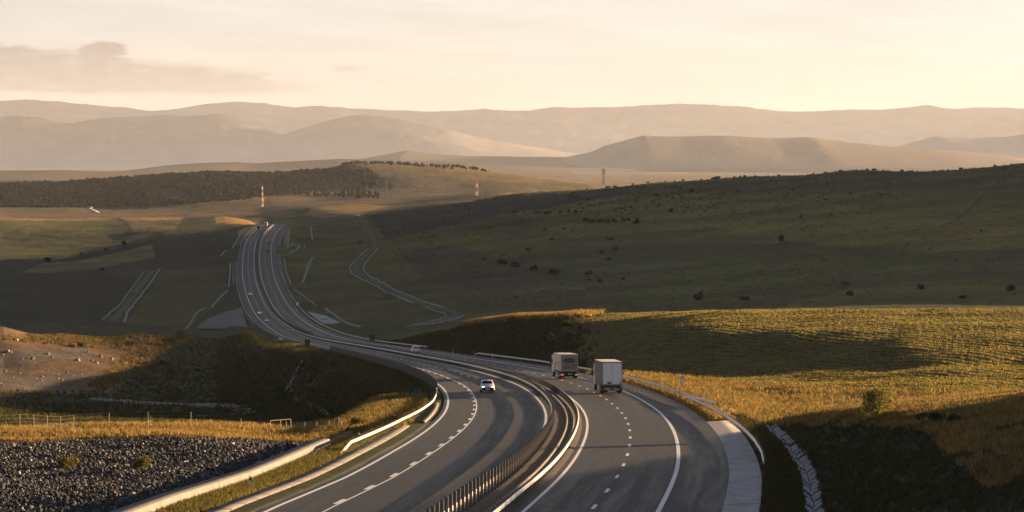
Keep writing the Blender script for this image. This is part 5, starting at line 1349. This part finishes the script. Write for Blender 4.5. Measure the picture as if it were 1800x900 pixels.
#@@CLOUDS
def wmath(op, a, b=None, c=None):
    x = n.new('ShaderNodeMath'); x.operation = op
    for i, q in enumerate((a, b, c)):
        if q is None: continue
        if isinstance(q, (int, float)): x.inputs[i].default_value = q
        else: l.new(q, x.inputs[i])
    return x.outputs[0]
def wramp(v, a, b, lo=0., hi=1.):
    x = n.new('ShaderNodeMapRange'); x.interpolation_type = 'SMOOTHSTEP'
    for i, q in enumerate((a, b, lo, hi)): x.inputs[i+1].default_value = q
    l.new(v, x.inputs[0]); return x.outputs[0]
def wnoise(vec, scale, det=6, rough=.55):
    x = n.new('ShaderNodeTexNoise'); x.inputs['Scale'].default_value = scale; x.inputs['Detail'].default_value = det; x.inputs['Roughness'].default_value = rough; l.new(vec, x.inputs['Vector']); return x.outputs[0]
def wmix(f, a, b):
    x = n.new('ShaderNodeMix'); x.data_type = 'RGBA'
    for i, q in ((0, f), (6, a), (7, b)):
        if isinstance(q, tuple): x.inputs[i].default_value = (*q, 1)
        elif isinstance(q, (int, float)): x.inputs[i].default_value = q
        else: l.new(q, x.inputs[i])
    return x.outputs[2]
# bearing (degrees right of the view axis) and elevation (degrees) of a sky direction
az = wmath('MULTIPLY', wmath('ARCTAN2', sx.outputs['X'], sx.outputs['Y']), 180/math.pi)
el = wmath('MULTIPLY', wmath('ARCSINE', sx.outputs['Z']), 180/math.pi)
vec = n.new('ShaderNodeCombineXYZ'); l.new(az, vec.inputs[0]); l.new(wmath('MULTIPLY', el, 4.5), vec.inputs[1])
# cream veil with cirrus streaks, added to even the sky and fill shade
streaks = wnoise(vec.outputs[0], .16, 7, .6)
veil = wmath('MULTIPLY', wramp(el, 36, 8, 0, .62), wramp(streaks, .30, .72, .75, 1.15))
c1 = wmix(veil, ml.outputs[2], VEIL)
# low bank of cloud on the left
nb1 = wnoise(vec.outputs[0], .75, 8, .62); nb2 = wnoise(vec.outputs[0], 1.9, 6, .6)
edge = wmath('MULTIPLY_ADD', wmath('SUBTRACT', nb1, .5), 1.6, wmath('MULTIPLY', wmath('SUBTRACT', nb2, .5), .8))
topl = wmath('MULTIPLY_ADD', az, -.115, 1.26)              # the bank thins out to the right
bank = wmath('MULTIPLY', wramp(wmath('SUBTRACT', wmath('MULTIPLY_ADD', edge, .42, topl), el), -.06, .16), wramp(wmath('MULTIPLY_ADD', edge, .12, el), 1.36, 1.50))
bank = wmath('MULTIPLY', bank, wramp(wmath('MULTIPLY_ADD', edge, -2.0, az), -3.4, -5.6))
puffd = wmath('ADD', wmath('POWER', wmath('DIVIDE', wmath('ADD', az, 8.5), .52), 2.0), wmath('POWER', wmath('DIVIDE', wmath('SUBTRACT', el, 2.31), .19), 2.0))
puff = wramp(wmath('MULTIPLY_ADD', edge, -3.2, puffd), 1.3, .5)
wisp = wmath('MULTIPLY', wramp(wmath('ADD', wmath('POWER', wmath('DIVIDE', wmath('ADD', az, 3.45), .35), 2.0), wmath('POWER', wmath('DIVIDE', wmath('SUBTRACT', el, 1.95), .07), 2.0)), 1.2, .2), .4)
cl = wmath('MAXIMUM', wmath('MAXIMUM', wmath('MULTIPLY', bank, wramp(nb2, .25, .62, .60, 1.0)), puff), wisp)
c2 = wmix(cl, c1, BANK)
sv = n.new('ShaderNodeVectorMath'); sv.operation = 'SCALE'; l.new(c2, sv.inputs[0])
vec2 = n.new('ShaderNodeCombineXYZ'); l.new(az, vec2.inputs[0]); l.new(wmath('MULTIPLY_ADD', el, 9., wmath('MULTIPLY', az, .5)), vec2.inputs[1])
l.new(wramp(wnoise(vec2.outputs[0], .22, 7, .62), .32, .68, .90, 1.06), sv.inputs['Scale'])
l.new(sv.outputs[0], bg.inputs[0])
bg.inputs['Strength'].default_value = .055
sun = bpy.data.lights.new('sun', 'SUN'); sun.energy = 5.0; sun.angle = R(.55); sun.color = (1.0, .64, .33)
so = bpy.data.objects.new('sun', sun); COL.objects.link(so)
sd = Vector((math.sin(R(SUN_AZ))*math.cos(R(SUN_EL)), math.cos(R(SUN_AZ))*math.cos(R(SUN_EL)), math.sin(R(SUN_EL))))
so.rotation_euler = sd.to_track_quat('Z', 'Y').to_euler(); so.location = (60, 40, ZC+40)

def haze():
    m, n, l, o = new_mat('haze_air')
    pv = n.new('ShaderNodeVolumePrincipled'); pv.inputs['Color'].default_value = (.56, .635, .80, 1)
    pv.inputs['Density'].default_value = HAZE; pv.inputs['Anisotropy'].default_value = .2
    l.new(pv.outputs[0], o.inputs['Volume'])
    b = MB(); b.box(-34000, 34000, -400, 81000, -14, ZC+1560)
    h = b.build('haze', m); tag(h, 'pale warm evening haze filling the whole valley', kind='stuff'); return h
HAZE = 1.7e-5
haze()

# ------------------------------------------------------------------ camera and render settings
cam = bpy.data.cameras.new('camera'); co = bpy.data.objects.new('camera', cam); COL.objects.link(co)
cam.sensor_width = 36; cam.lens = F/1800*36; cam.clip_start = 1; cam.clip_end = 120000
co.location = (0, 0, ZC); co.rotation_euler = (math.pi/2-TH, 0, 0); sc.camera = co
sc.view_settings.view_transform = 'Standard'; sc.view_settings.look = 'None'; sc.view_settings.exposure = 2.38; sc.view_settings.gamma = 1
sc.cycles.use_denoising = True; sc.cycles.volume_bounces = 0; sc.cycles.max_bounces = 5; sc.cycles.diffuse_bounces = 2; sc.cycles.transparent_max_bounces = 8
